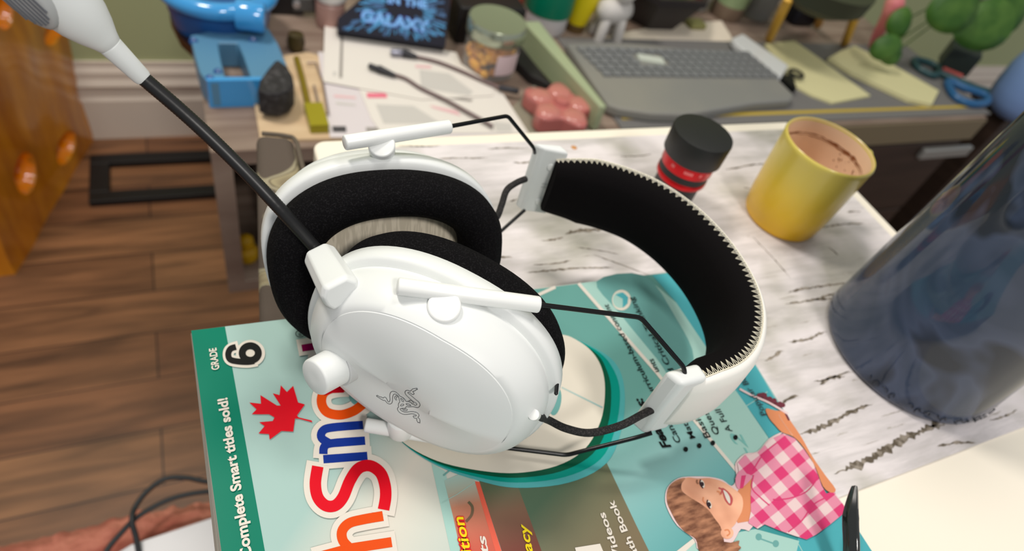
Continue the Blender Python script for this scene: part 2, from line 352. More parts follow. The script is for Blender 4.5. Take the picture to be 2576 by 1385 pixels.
A.poly([(1500, 708), (1620, 693), (1700, 800), (1745, 900), (1700, 960), (1650, 900), (1560, 790)], 'shade', 4, 4)
A.poly([(1752, 682), (1895, 911), (1968, 1035), (2090, 1225), (1990, 1180), (1835, 960), (1700, 760), (1640, 692)], 'teal2', 4)
A.poly([(1990, 1480), (2236, 1450), (2188, 1378), (2120, 1272), (2010, 1330)], 'teal2', 3)
A.poly([(1720, 1385), (1745, 1360), (1900, 1330), (2010, 1360), (1990, 1440), (1700, 1440)], 'aqua', 3)
A.poly([(1683, 1400), (1745, 1352), (1762, 1352), (1700, 1408)], 'white', 4)
for a_, c_ in (((1905, 1352), (1955, 1370)),): A.line([a_, c_], 4, 'shade', 4)
for c_ in ((1908, 1350), (1951, 1367)): A.poly(ell(c_, 8, 9, 14), 'shade', 4)
A.line([(2008, 1368), (2020, 1390), (2030, 1420)], 2, 'aqua', 4)
for pts in ([(1455, 713), (1650, 935), (1743, 1053), (1857, 1190)], [(1397, 722), (1347, 745), (1300, 775)]): A.line(pts, 8, 'white', 5)
A.line([(1865, 1028), (1895, 1010), (1930, 985)], 2, 'aqua', 5)
A.poly(ell((1563, 755), 24, 26, 24), 'cream', 5); A.poly(ell((1560, 755), 19, 20, 24), 'aqua', 6); A.poly([(1548, 742), (1566, 752), (1566, 775), (1578, 764), (1580, 748), (1566, 736)], 'teal2', 7)
A.text('-2', (1892, 1145), (1860, 1086), 30, 'wm', 6, .01, .3)
# stripes at the foot
A.poly([(1085, 1165), (1120, 1185), (1148, 1300), (1185, 1440), (1145, 1440), (1110, 1280)], 'aqua', 2)
A.poly([(1117, 1208), (1160, 1190), (1200, 1212), (1265, 1400), (1280, 1440), (1170, 1440), (1140, 1300)], 'salmon', 3)
A.poly([(1194, 1210), (1206, 1212), (1266, 1400), (1280, 1440), (1262, 1440), (1246, 1385)], 'coral', 4)
A.poly([(1204, 1205), (1302, 1220), (1362, 1385), (1382, 1440), (1280, 1440), (1262, 1385)], 'brown', 3)
A.poly([(1300, 1215), (1400, 1180), (1524, 1160), (1600, 1320), (1632, 1385), (1660, 1440), (1382, 1440), (1362, 1385)], 'olive', 3)
A.line([(1178, 1262), (1188, 1275), (1186, 1295), (1172, 1312)], 7, 'brown', 5, 4)
A.line([(1110, 1265), (1150, 1243), (1195, 1212)], 1.5, 'aqua', 5)
A.line([(1115, 1196), (1130, 1184)], 4, 'shade', 5)
# the big disc
def ringpoly(pts, ink, lay): A.poly(pts, ink, lay, 5)
back = [(1405, 842), (1300, 850), (1150, 900), (1010, 1000), (985, 1070)]
ringpoly([(1019, 1120), (1100, 1172), (1200, 1208), (1299, 1227), (1430, 1214), (1525, 1165), (1563, 1080), (1571, 987), (1552, 920), (1500, 878)] + back, 'lteal', 6)
ringpoly([(1019, 1119), (1100, 1168), (1200, 1200), (1299, 1214), (1420, 1200), (1510, 1155), (1548, 1075), (1559, 987), (1540, 925), (1497, 880)] + back, 'mteal', 7)
ringpoly([(1019, 1118), (1100, 1165), (1200, 1192), (1299, 1202), (1410, 1186), (1490, 1142), (1528, 1070), (1537, 987), (1525, 930), (1493, 884)] + back, 'dgreen', 8)
ringpoly([(1019, 1117), (1100, 1160), (1200, 1183), (1299, 1190), (1400, 1172), (1470, 1130), (1510, 1060), (1521, 987), (1514, 930), (1490, 887), (1450, 856)] + back, 'cream', 9)
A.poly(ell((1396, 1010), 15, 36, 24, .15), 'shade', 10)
A.line([(1412, 975), (1515, 1026)], 4, 'bg', 10)
# maple leaf, traced from the cover
lf = [(2530, 1170), (2525, 1155), (2420, 1130), (2405, 1115), (2470, 1025), (2415, 1010), (2375, 875), (2325, 925), (2275, 870), (2265, 950), (2210, 935), (2275, 1035), (2245, 1035), (2110, 950), (2115, 1020), (2020, 1010), (2080, 1065), (2040, 1105), (2180, 1105), (2225, 1130), (2210, 1160), (2100, 1170), (2145, 1200), (2095, 1260), (2180, 1265), (2185, 1310), (2280, 1240), (2375, 1245), (2390, 1140), (2420, 1140)]
A.build('cover_artwork', bk_, 'printed teal panels, cream disc and coloured stripes of the cover')
L = Art(ZB); L.poly([(x / 3.22, 700 + y / 3.22) for x, y in lf], 'red', 12); L.build('maple_leaf_print', bk_, 'red maple leaf printed on the cover')
T_ = Art(ZB)
z4 = lambda pts: [(450 + x / 2.29, 780 + y / 2.29) for x, y in pts]
def glyph(paths, ink, wd, halo=13):
    for p, sm in paths: T_.line(z4(p), wd + 2 * halo, 'white', 13, sm)
    for p, sm in paths: T_.line(z4(p), wd, ink, 15, sm)
def ext(p, e):   # lengthen a halo stroke at both ends
    a, b_ = Vector(p[0]), Vector(p[1]); c_, d_ = Vector(p[-1]), Vector(p[-2])
    return [tuple(a + (a - b_).normalized() * e)] + list(p[1:-1]) + [tuple(c_ + (c_ - d_).normalized() * e)]
def glyph2(paths, ink, wd, halo=13):
    for p, sm in paths: T_.line([(q[0], q[1]) for q in z4(ext(p, 26))], wd + 2 * halo, 'white', 13, sm)
    for p, sm in paths: T_.line(z4(p), wd, ink, 15, sm)
# a, m, S, h of the title
glyph2([([(1000, 445), (900, 450), (835, 480), (822, 540), (855, 592), (930, 607), (1005, 585), (1060, 545)], 6)], 'orange', 24)
T_.line(z4([(830, 470), (880, 455), (950, 452)]), 24, 'dred', 16)
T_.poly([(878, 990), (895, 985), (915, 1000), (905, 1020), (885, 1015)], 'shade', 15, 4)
glyph2([([(1060, 665), (880, 680), (828, 700), (822, 740), (870, 772)], 5), ([(1072, 755), (900, 768)], 0), ([(1070, 755), (880, 770), (838, 790), (832, 832)], 5), ([(1085, 843), (832, 862)], 0)], 'blue', 21, 14)
glyph2([([(800, 903), (786, 1000), (800, 1080), (845, 1128), (900, 1128), (945, 1080), (985, 985), (1035, 915), (1100, 900), (1160, 940), (1186, 1010), (1190, 1080), (1178, 1152)], 6)], 'red', 29, 15)
glyph2([([(1175, 1188), (1060, 1208), (980, 1230), (940, 1275), (945, 1330), (985, 1375)], 6), ([(800, 1425), (985, 1375), (1225, 1338)], 0)], 'orange', 25, 15)
T_.poly([(745, 856), (800, 847), (806, 889), (753, 897)], 'white', 12); T_.poly([(758, 869), (800, 862), (803, 880), (761, 886)], 'magenta', 15)
T_.poly([(775, 895), (800, 890), (800, 925), (780, 935)], 'white', 12, 4)
sx = lambda pts: [(x / 3.22, 700 + y / 3.22) for x, y in pts]
tail = [(1912, 562), (1868, 578), (1850, 620), (1866, 664), (1930, 680), (2010, 684), (2060, 676)]
T_.line(sx(ext(tail, 24)), 28, 'white', 12, 5); T_.poly(sx(ell((2030, 612), 118, 108, 40)), 'white', 12.3)
T_.line(sx(tail), 15, 'black', 16, 5); T_.ring(sx([(2028, 612)])[0], 29, 27, 17.5, 'black', 17)
T_.text('GRADE', (552, 930), (544, 876), 18, 'white', 14, .025)
T_.text('Complete Smart titles sold!', (634, 1402), (571, 1001), 25, 'white', 14, .035)
T_.ring((755, 841), 12, 9, 1.6, 'black', 14); T_.text('R', (760, 845), (758, 837), 8, 'black', 14)
T_.text('Edition', (1197, 1447), (1163, 1299), 25, 'red', 13, .03, .15, .05); T_.text('Edition', (1197, 1447), (1163, 1299), 25, 'yellow', 16, .02, .15)
T_.text('ts', (1228, 1392), (1219, 1347), 20, 'white', 14, .02, .15)
T_.text('racy', (1343, 1408), (1324, 1317), 22, 'yellow', 14, .02, .2)
T_.text('Videos', (1563, 1405), (1519, 1289), 17, 'white', 14, .02)
T_.text('Math Book', (1618, 1424), (1542, 1258), 17, 'white', 14, .02)
T_.poly([(1445, 1378), (1508, 1368), (1530, 1420), (1460, 1430)], 'white', 14)
T_.build('title_lettering', bk_, 'printed title letters and grade number')
Q = Art(ZB)
Q.text('Features:', (1688, 1125), (1612, 1000), 22, 'black', 13, .03, .2)
for t, p0, p1, h in (('Canadian Curriculum-based content', (1713, 1112), (1529, 766), 15), ('Mat', (1749, 1102), (1728, 1063), 15), ('unts', (1658, 935), (1642, 903), 15),
                     ('Basic Skills and Critical Thinking', (1787, 1100), (1592, 748), 15), ('Questions', (1810, 1092), (1752, 985), 15), ('A Full Range', (1842, 1086), (1775, 965), 15)):
    Q.text(t, p0, p1, h, 'black', 13, .004)
for c_ in ((1724, 1131), (1758, 1122), (1792, 1115), (1849, 1101)): Q.poly(ell(c_, 5.5, 6.5, 14), 'black', 13)
Q.text('Popular Book', (1928, 1045), (1856, 924), 15, 'eye', 21)
Q.build('small_print', bk_, 'dark bullet list printed on the cover')
# girl picture
G = Art(ZB); g = lambda pts: [(1500 + x / 3.42, 980 + y / 3.42) for x, y in pts]
G.poly(g([(590, 900), (625, 820), (700, 765), (790, 750), (960, 752), (1080, 778), (1160, 830), (1200, 760), (1190, 640), (1270, 555), (1380, 535), (1480, 425), (1600, 365), (1560, 420), (1420, 700), (1340, 1180), (1240, 1200), (1180, 1300), (1090, 1385), (880, 1385), (840, 1290), (690, 1170), (600, 1010)]), 'pale', 12, 3)
G.poly(g([(1220, 860), (1330, 740), (1335, 900), (1330, 1130), (1210, 1150), (1150, 1000)]), 'arm', 14)
G.poly(g([(760, 765), (870, 768), (970, 765), (1070, 790), (1160, 845), (1230, 900), (1255, 960), (1248, 1040), (1215, 1110), (1170, 1180), (1080, 1235), (1000, 1150), (900, 1000), (800, 930), (725, 860)]), 'skin', 15, 4)
G.poly(g([(600, 900), (625, 830), (690, 780), (760, 765), (725, 820), (735, 880), (800, 930), (890, 985), (960, 1040), (1010, 1110), (1060, 1180), (1085, 1270), (1090, 1330), (1060, 1400), (890, 1400), (850, 1290), (760, 1230), (690, 1150), (640, 1060), (605, 980)]), 'hair', 16, 4)
G.poly(g(ell((1118, 1235), 55, 52, 24)), 'skin', 17); G.line(g([(1095, 1215), (1125, 1210), (1140, 1240), (1115, 1262)]), 4, 'arm', 18, 4)
G.poly(g([(1080, 1310), (1150, 1320), (1225, 1300), (1215, 1340), (1240, 1360), (1205, 1400), (1080, 1400)]), 'hair', 17)
for c_ in ((905, 815), (965, 990)):
    G.poly(g(ell(c_, 17, 36, 20, -.35)), 'white', 18); G.poly(g(ell((c_[0] - 2, c_[1] + 2), 15, 20, 16, -.35)), 'eye', 19); G.line(g([(c_[0] - 14, c_[1] - 38), (c_[0] - 20, c_[1]), (c_[0] + 6, c_[1] + 38)]), 3, 'eye', 19, 4)
G.line(g([(862, 782), (858, 800), (870, 815)]), 4, 'hair', 19, 3); G.line(g([(915, 930), (912, 960), (935, 985)]), 3, 'arm', 19, 3)
G.line(g([(1030, 880), (1052, 885), (1060, 910)]), 4, 'arm', 18, 3); G.line(g([(1045, 850), (1075, 865), (1062, 905)]), 4, 'lip', 18, 3)
G.poly(g([(1075, 850), (1125, 880), (1165, 935), (1160, 985), (1140, 1000), (1105, 965), (1085, 915)]), 'lip', 18, 4); G.poly(g([(1085, 868), (1120, 895), (1142, 940), (1140, 985), (1115, 955), (1098, 915)]), 'white', 19, 4)
shirt = [(1185, 775), (1218, 705), (1205, 640), (1270, 570), (1380, 550), (1480, 440), (1600, 382), (1700, 425), (1780, 520), (1860, 640), (1900, 745), (1930, 830), (1970, 900), (2030, 872), (2122, 1000), (2128, 1060), (2000, 1165), (1880, 1252), (1800, 1292), (1700, 1262), (1560, 1212), (1440, 1162), (1380, 1200), (1300, 1150), (1322, 1050), (1320, 900), (1340, 740), (1240, 760)]
# gingham checks: squares clipped to the shirt outline
def inside(p, poly):
    x, y = p; c = False; n = len(poly)
    for i in range(n):
        x1, y1 = poly[i]; x2, y2 = poly[i - 1]
        if (y1 > y) != (y2 > y) and x < (x2 - x1) * (y - y1) / (y2 - y1) + x1: c = not c
    return c
G.poly(g(shirt), 'pink', 17)
def clip(sub, poly):
    # Sutherland-Hodgman of polygon 'poly' against the convex quad 'sub'
    out = poly
    ar = sum(sub[i - 1][0] * sub[i][1] - sub[i][0] * sub[i - 1][1] for i in range(len(sub)))
    for i in range(len(sub)):
        a, c_ = sub[i - 1], sub[i]; inp = out; out = []
        def sd(p): return ((c_[0] - a[0]) * (p[1] - a[1]) - (c_[1] - a[1]) * (p[0] - a[0])) * (1 if ar > 0 else -1)
        for j in range(len(inp)):
            p, q = inp[j - 1], inp[j]; s1, s2 = sd(p), sd(q)
            if s1 * s2 < 0: t = s1 / (s1 - s2); out.append((p[0] + (q[0] - p[0]) * t, p[1] + (q[1] - p[1]) * t))
            if s2 >= 0: out.append(q)
        if len(out) < 3: return []
    return out
th = math.radians(-38); ux, uy = math.cos(th), math.sin(th); st = 92
for i in range(-14, 16):
    for j in range(-14, 16):
        if i % 2 and j % 2: continue
        q = []
        for a_, b_ in ((0, 0), (1, 0), (1, 1), (0, 1)):
            s_, t_ = (i + a_) * st, (j + b_) * st
            bend = 18 * math.sin(t_ / 260)
            q.append((1640 + s_ * ux - t_ * uy + bend, 860 + s_ * uy + t_ * ux))
        if not any(inside(p, shirt) for p in q + [(sum(p[0] for p in q) / 4, sum(p[1] for p in q) / 4)]): continue
        r_ = clip(q, shirt)
        if len(r_) >= 3:
            try: G.poly(g(r_), 'hot' if (i % 2 == 0 and j % 2 == 0) else 'pale' if False else ('white' if False else 'pink'), 18)
            except Exception: pass
for i in range(-14, 16):
    for j in range(-14, 16):
        if not (i % 2 and j % 2): continue
        q = [(1640 + ((i + a_) * st) * ux - ((j + b_) * st) * uy + 18 * math.sin(((j + b_) * st) / 260), 860 + ((i + a_) * st) * uy + ((j + b_) * st) * ux) for a_, b_ in ((0, 0), (1, 0), (1, 1), (0, 1))]
        r_ = clip(q, shirt)
        if len(r_) >= 3:
            try: G.poly(g(r_), 'pale', 18)
            except Exception: pass
G.poly(g([(1190, 770), (1220, 720), (1330, 745), (1300, 800), (1225, 860), (1195, 830)]), 'pink', 19, 3); G.poly(g([(1240, 745), (1280, 740), (1255, 850), (1225, 855)]), 'hot', 20)
for a_ in ([(1345, 740), (1330, 850), (1400, 930), (1480, 1000)], [(1510, 950), (1650, 940), (1800, 880), (1900, 760)], [(1640, 1230), (1760, 1130), (1850, 1000), (1950, 940)], [(1340, 700), (1430, 560), (1560, 450)]): G.line(g(a_), 3, 'hot', 20, 5)
G.poly(g([(1450, 170), (1530, 185), (1605, 200), (1680, 300), (1760, 420), (1850, 580), (1960, 740), (2050, 862), (2010, 890), (1940, 835), (1880, 680), (1780, 510), (1690, 412), (1590, 372), (1530, 310), (1480, 250)]), 'arm', 19, 3)
G.line(g([(1560, 220), (1600, 290), (1680, 400)]), 3, 'skin', 20, 4); G.line(g([(1620, 210), (1650, 270)]), 5, 'maroon', 20)
for i in range(26):
    t = i / 25; G.poly(g(ell((1400 + 190 * t + random.uniform(-14, 14), 45 + 105 * t + random.uniform(-16, 16)), 22, 20, 10)), 'maroon', 19)
G.line(g([(1225, 0), (1330, 55), (1480, 120), (1640, 215)]), 5, 'pale', 20, 4)
G.build('girl_picture', bk_, 'printed picture of a smiling girl in a pink checked shirt')

# ================================================================== HEADSET
hs = thing('gaming_headset', (.10, .15, .017), 'white gaming headset with black ear pads lying on the workbook', 'headset')
mwh = M('white_plastic', (224, 227, 226), .42, spec=.4); mwh2 = M('white_plastic_gloss', (236, 238, 236), .28)
mblk = M('black_metal', (18, 18, 20), .25, metal=.3); mfab = M('black_mesh_fabric', (13, 12, 14), .95, spec=.12, bump=(2600, .9, .0006), vary=((30, 29, 31), 1500, 2, (1, 1, 1), .5, .68))
msuede = M('black_suede', (15, 13, 14), .98, spec=.1, sheen=.0, bump=(1500, .5, .0003)); mleather = M('white_leather', (236, 234, 228), .5, bump=(500, .1, .0003)); mgroove = M('groove_grey', (120, 122, 122), .6)
mscrim = M('grey_scrim', (226, 216, 196), .9, spec=.1, vary=((206, 196, 176), 900, 1, (1, .12, .12), .45, .55))
def eul(a, b_, c): return Matrix.Rotation(c, 3, 'Z') @ Matrix.Rotation(b_, 3, 'Y') @ Matrix.Rotation(a, 3, 'X')
NSEG = 96
def eggring(a, b_, e, y, xs=0, zs=0, taper=0, sq=2.3):
    out = []
    for k in range(NSEG):
        t = 2 * math.pi * k / NSEG; c, s = math.cos(t), math.sin(t)
        x = math.copysign(abs(c) ** (2 / sq), c) * a; z = math.copysign(abs(s) ** (2 / sq), s) * b_ * (1 + e * x / a)
        yy = y * (1 - taper * max(0, -z / b_) - taper * .45 * max(0, -x / a)); out.append(Vector((x + xs, yy, z + zs)))
    return out
def cup(cen, rot, A_, B_, e, near):
    """local x along the oval, y from outer shell (-) to ear pad (+), z short way; the far cup is the mirror"""
    R = eul(*[math.radians(v) for v in rot]); s = 1 if near else -1
    X = lambda v: Vector(cen) + R @ Vector((v.x, v.y * s, v.z))
    def rings(spec): return [[X(v) for v in eggring(a, b_, e, y, *r)] for a, b_, y, *r in spec]
    tp = .22 if near else .1
    sh = rings([(A_ - .006, B_ - .006, .0035), (A_ - .0012, B_ - .0012, .0035), (A_, B_, .0022), (A_, B_, -.0042), (A_ - .0012, B_ - .0012, -.0054), (A_ - .0036, B_ - .0038, -.0058, 0, 0), (A_ - .0036, B_ - .0038, -.0066, 0, 0), (A_ - .0033, B_ - .0036, -.009, .0003, .0006, tp * .3),
                (A_ - .0046, B_ - .0052, -.0135, .0004, .0018, tp * .5), (A_ - .0074, B_ - .0084, -.019, .0003, .0032, tp * .8), (A_ - .0108, B_ - .0112, -.0232, .0001, .0042, tp), (A_ - .0134, B_ - .0134, -.0253, -.0002, .0046, tp)])
    V, F = loft(sh); shell = mk('ear_cup_shell', V, F, mwh, hs, ang=50)
    fp = rings([(A_ - .0136, B_ - .0136, -.0242, -.0002, .0046, tp), (A_ - .0140, B_ - .0140, -.0257, -.0002, .0046, tp), (A_ - .0165, B_ - .0163, -.0266, -.0002, .0044, tp), (A_ - .023, B_ - .021, -.0280, -.0002, .004, tp), (A_ - .032, B_ - .028, -.0290, -.0002, .003, tp), (A_ - .042, B_ - .036, -.0294, -.0002, .002, tp)])
    V2, F2 = loft(fp); plate = mk('face_plate', V2, F2, mwh, shell, ang=50)
    pad = rings([(A_ - .0045, B_ - .0045, .0025), (A_ - .0028, B_ - .0028, .006), (A_ - .0012, B_ - .0012, .0095), (A_ - .0012, B_ - .0012, .014), (A_ - .003, B_ - .003, .0185), (A_ - .007, B_ - .006, .0218), (A_ - .012, B_ - .0105, .0228), (A_ - .0165, B_ - .0155, .021), (A_ - .0195, B_ - .019, .0165), (A_ - .0205, B_ - .0205, .010), (A_ - .0200, B_ - .020, .0035)])
    mk('ear_pad', *loft(pad, False, False), mfab, hs, ang=80)
    mk('speaker_cloth', *loft(rings([(A_ - .0195, B_ - .0195, .0070), (A_ - .035, B_ - .033, .0082)])), mscrim, hs, ang=80)
    return X, BVHTree.FromPolygons([list(v) for v in V] + [list(v) for v in V2], F + [[i + len(V) for i in f] for f in F2]), shell, plate
XN, bvN, shN, plN = cup((.0703, .1338, .0604), (-9.4, 9.7, -40.2), .0514, .0432, .026, True)
XF, bvF, shF, plF = cup((.0658, .1935, .0598), (-14.9, -6.8, -.8), .0512, .0430, -.106, False)
def hit(px, py, lift=0, bv=bvN):
    d = ray(px, py).normalized(); h = bv.ray_cast(CAM, d)
    if h[0] is None: return None
    n = h[1] if h[1].dot(d) < 0 else -h[1]; return h[0] + n * lift
RN = eul(*[math.radians(v) for v in (-9.4, 9.7, -40.2)])
# snake mark engraved on the plate
logo = MB(); lz = lambda pts: [(900 + x / 8.655, 940 + y / 8.655) for x, y in pts]
strokes = [[(410, 480), (430, 463), (470, 492), (520, 503), (552, 522), (580, 505), (612, 512), (636, 550), (660, 598), (688, 602), (704, 560), (698, 480), (708, 420), (733, 386), (770, 378), (830, 394), (880, 430), (920, 482), (960, 500), (1010, 540), (1055, 597), (1105, 600), (1155, 622), (1200, 660)],
           [(412, 484), (500, 540), (565, 575), (598, 578), (640, 630), (690, 652), (728, 645), (753, 605), (760, 520), (775, 455), (808, 436), (850, 452), (888, 490), (905, 560), (916, 606), (890, 640), (886, 690), (892, 714), (866, 750), (880, 800), (930, 850), (1010, 878), (1100, 874), (1180, 864), (1240, 876), (1278, 898), (1262, 912), (1215, 912), (1213, 935), (1240, 960), (1285, 966), (1285, 1005), (1318, 1062)],
           [(1352, 1070), (1355, 1020), (1345, 975), (1312, 945), (1334, 912), (1325, 870), (1280, 835), (1200, 818), (1120, 822), (1040, 830), (980, 815), (937, 785), (926, 758), (950, 752), (1010, 770), (1060, 755)], [(1080, 765), (1072, 792), (1030, 798), (980, 790)],
           [(960, 742), (1005, 748), (1042, 735), (1062, 707), (1110, 716), (1200, 710), (1280, 730), (1330, 722), (1358, 672), (1330, 610), (1270, 560), (1200, 500), (1130, 440), (1093, 412), (1108, 398), (1150, 412), (1190, 445), (1226, 437), (1222, 408), (1200, 385), (1250, 362), (1303, 325)],
           [(1296, 308), (1200, 325), (1148, 372), (1100, 355), (1050, 362), (1030, 400), (1050, 450), (1120, 520), (1200, 590), (1276, 638), (1287, 665), (1240, 680), (1205, 610), (1165, 575), (1112, 577)], [(1112, 577), (1150, 600), (1190, 640), (1200, 662)],
           [(935, 528), (975, 550), (998, 582), (993, 606), (965, 590), (945, 560), (935, 528)], [(932, 695), (945, 662), (980, 650), (1003, 665), (985, 688), (955, 694), (932, 695)], [(1050, 648), (1100, 648), (1160, 684), (1110, 686), (1070, 672), (1050, 648)],
           [(870, 468), (825, 478), (805, 515), (822, 555), (852, 574)], [(890, 492), (852, 500), (838, 525), (850, 552)], [(410, 466), (425, 490)], [(1278, 312), (1303, 340)], [(1312, 1052), (1356, 1062)]]
for s_ in strokes:
    pts = [hit(x, y, .00002) for x, y in lz([(p.x, p.y) for p in cat([Vector((a, c, 0)) for a, c in s_], 4)])]
    pts = [p for p in pts if p]
    if len(pts) > 1: logo.add(*tube(pts, .00013, 6))
logo.build('snake_emblem', M('engraved_grey', (84, 86, 88), .6), plN)['label'] = 'thin dark outline emblem of three entwined snakes'
# volume knob
kb0 = hit(850, 918) or XN(Vector((-.03, -.02, -.005))); kd = (RN @ Vector((-.40, -.91, -.02))).normalized()
V, F = lathe([(.0005, -.004), (.0082, -.004), (.0082, .0004), (.0079, .0008), (.0076, .0008)], kb0, 40, kd); mk('knob_collar', V, F, M('collar_grey', (196, 198, 198), .5), hs)  # collar in one even grey, slightly darker than the white shell
kn = mk('volume_knob', *lathe([(.001, -.004), (.0073, -.004), (.0071, .0100), (.0068, .0106), (.0063, .0109), (.002, .0109)], kb0, 48, kd), mwh, hs, ang=40)
# rim port / cable grommet
gp = hit(1345, 1043) or XN(Vector((.045, -.01, -.01)))
gd = (at(1374, 1053, .048) - gp).normalized()
mk('cable_socket', *rod(gp - gd * .003, gp + gd * .002, .0021, 20, .0003), mwh2, shN)
# microphone boom
p0 = at(798, 640, .086); p1 = at(355, 192, .136)
mid = [at(700, 520, .101), at(600, 415, .112), at(480, 300, .124)]
hT = at(806, 643, .0855); hB = hit(869, 738, .0022) or at(862, 735, .078)
d1 = (hB - hT).normalized(); cb = hT + d1 * .0085; hL = (hB - cb).length
bp = cat([cb, cb - d1 * .012, mid[0], mid[1], mid[2], p1], 10)
rad = [.00245 + (.00012 if i % 2 else 0) * (1 if i < 18 else .3) for i in range(len(bp))]
# fine rings near the root as on a gooseneck
fine = []
for i in range(len(bp) - 1):
    for k in range(4): fine.append(bp[i].lerp(bp[i + 1], k / 4))
fine.append(bp[-1]); rad = [.00238 + (.00006 if i % 2 else -.00004) for i in range(len(fine))]
mk('microphone_boom', *tube(fine, rad, 18), M('black_rubber', (26, 26, 27), .38, spec=.5), hs, ang=80)
md = (p1 - bp[-12]).normalized()
hd = p1; md = (at(150, -12, .160) - p1); Lm = md.length; md.normalize()
prof = [(.0026, -.001), (.0029, 0), (.0036, .0116), (.0036, .0118), (.00345, .0120), (.0037, .0122), (.0044, .0140), (.0062, .0175), (.0078, .0215), (.0089, .026), (.0094, .032), (.0094, .040), (.0086, .049), (.0055, .056), (.001, .0585)]
mch = mk('microphone_head', *lathe(prof, hd, 40, md), mwh, hs, ang=40)
# grille on the side that faces away to the left
sd = (ray(100, 60).normalized().cross(md)).normalized(); sd = -sd if (RW.transposed() @ sd).x > 0 else sd
toC = (CAM - (hd + md * .05)).normalized(); gdv = (sd * .86 + toC * .5).normalized(); gl = md.cross(gdv).normalized()
gc = hd + md * .0365 + gdv * .0080
mk('grille_recess', *loft([[gc + md * (.012 * r_ * math.cos(a)) + gl * (.0072 * r_ * math.sin(a)) + gdv * h_ for a in [2 * math.pi * k / 32 for k in range(32)]] for r_, h_ in ((1, -.002), (1, .0014), (.92, .0020), (.4, .0022))]), M('grille_grey', (176, 178, 178), .5), mch, ang=60)
gs = MB()
for k in range(-3, 4):
    hl = .010 * math.sqrt(max(.05, 1 - (k / 4.2) ** 2)); q0 = gc + gl * (k * .0017) + gdv * .0021
    gs.add(*tube([q0 - md * hl, q0 + md * hl], .0004, 6))
gs.build('grille_slots', M('slot_grey', (96, 98, 104), .6), mch)
# boom hinge block
hb = [at(780, 636, .0795), at(845, 700, .0745)]
n1_ = (CAM - hb[0]).normalized(); s1 = d1.cross(n1_).normalized(); n1_ = s1.cross(d1).normalized()
def obox(c, ax, hx, ay, hy, az, hz):
    V = [c + ax * (sx * hx) + ay * (sy * hy) + az * (sz * hz) for sz in (-1, 1) for sx, sy in ((-1, -1), (1, -1), (1, 1), (-1, 1))]
    return V, [[3, 2, 1, 0], [4, 5, 6, 7], [0, 1, 5, 4], [1, 2, 6, 5], [2, 3, 7, 6], [3, 0, 4, 7]]
cs = [(-.0045, -.0045), (.0045, -.0045), (.0056, -.002), (.0056, .0012), (.0034, .0040), (-.0034, .0040), (-.0056, .0012), (-.0056, -.002)]
o = mk('boom_hinge', *loft([[cb + d1 * t + s1 * (a * k) + n1_ * (c * k) for a, c in cs] for t, k in ((-.0092, .92), (-.0080, 1.1), (hL - .001, 1.24), (hL + .0012, 1.05))]), mwh, hs, ang=25); bev(o, .0009, 3, 20)
# yokes: white sleeves, black wires
def yoke(ends, wire, piv, tag_):
    o = mk('yoke_sleeve', *rod(ends[0], ends[1], ends[2], 32, .0007), mwh2, hs, ang=50)
    wp = []
    pts = [Vector(p) for p in wire]
    for i, p in enumerate(pts):   # round the bends a little
        if 0 < i < len(pts) - 1:
            a = (pts[i - 1] - p).normalized() * .0022; c = (pts[i + 1] - p).normalized() * .0022
            for t in (0, .25, .5, .75, 1): wp.append((p + a).lerp(p, t).lerp(p.lerp(p + c, t), t))
        else: wp.append(p)
    mk('yoke_wire', *tube(wp, .00095, 12), mblk, hs, ang=80)
    if piv: mk('pivot', *rod(piv[0], piv[1], piv[2], 36, .0008), mwh2, hs, ang=50)
yoke((at(999, 719, .1045), at(1357, 766, .1005), .00305), [at(1350, 765, .1005), at(1612, 798, .0955), at(1722, 925, .0815), at(1722, 938, .079)], (at(1113, 803, .0895), at(1118, 768, .1032), .0058), 'n')
yoke((at(866, 359, .1085), at(1132, 318, .1085), .00305), [at(1125, 319, .1085), at(1277, 291, .104), at(1343, 372, .083), at(1345, 384, .078)], (at(961, 380, .1005), at(960, 362, .1075), .0054), 'f')
yoke((at(918, 1068, .0245), at(1240, 1122, .0225), .0030), [at(1235, 1121, .0225), at(1425, 1144, .0235), at(1600, 1100, .037), at(1640, 1088, .041)], (at(1008, 1082, .0235), at(1010, 1050, .034), .0056), 'n2')
# the end of the hidden sleeve that shows as a flared block under the cup
yoke((at(1030, 640, .030), at(1180, 655, .030), .0025), [at(1175, 655, .030), at(1228, 610, .033), at(1302, 544, .0395), at(1320, 528, .0415)], None, 'f2')
# headband
tp_ = [(1403, 395), (1480, 405), (1560, 425), (1650, 461), (1740, 521), (1820, 600), (1880, 690), (1908, 770), (1902, 850), (1862, 905), (1790, 936), (1745, 948)]
path = cat([at(x, y, .0785) for x, y in tp_], 8); path = [Vector((p.x, p.y, .06)) for p in path]
def band(profile):
    R = []
    for i, p in enumerate(path):
        a = path[max(i - 1, 0)]; c = path[min(i + 1, len(path) - 1)]; t = (c - a).normalized(); n = Vector((t.y, -t.x, 0))  # n towards the hollow of the arch
        k = min(1, .82 + .18 * min(i, len(path) - 1 - i) / 10)
        R.append([p + n * (u * (.6 + .4 * (k - .82) / .18)) + Vector((0, 0, v * k)) for u, v in profile])
    return R
ctr = Vector((.10, .15, .06)); t_ = (path[21] - path[20]).normalized(); sgn = 1 if Vector((t_.y, -t_.x, 0)).dot(ctr - path[20]) > 0 else -1
inner = [(-.0014, .0182), (0, .0192), (.004, .0194), (.008, .0175), (.0105, .012), (.0118, .004), (.0118, -.004), (.0105, -.012), (.008, -.0175), (.004, -.0194), (0, -.0192), (-.0014, -.0182)]
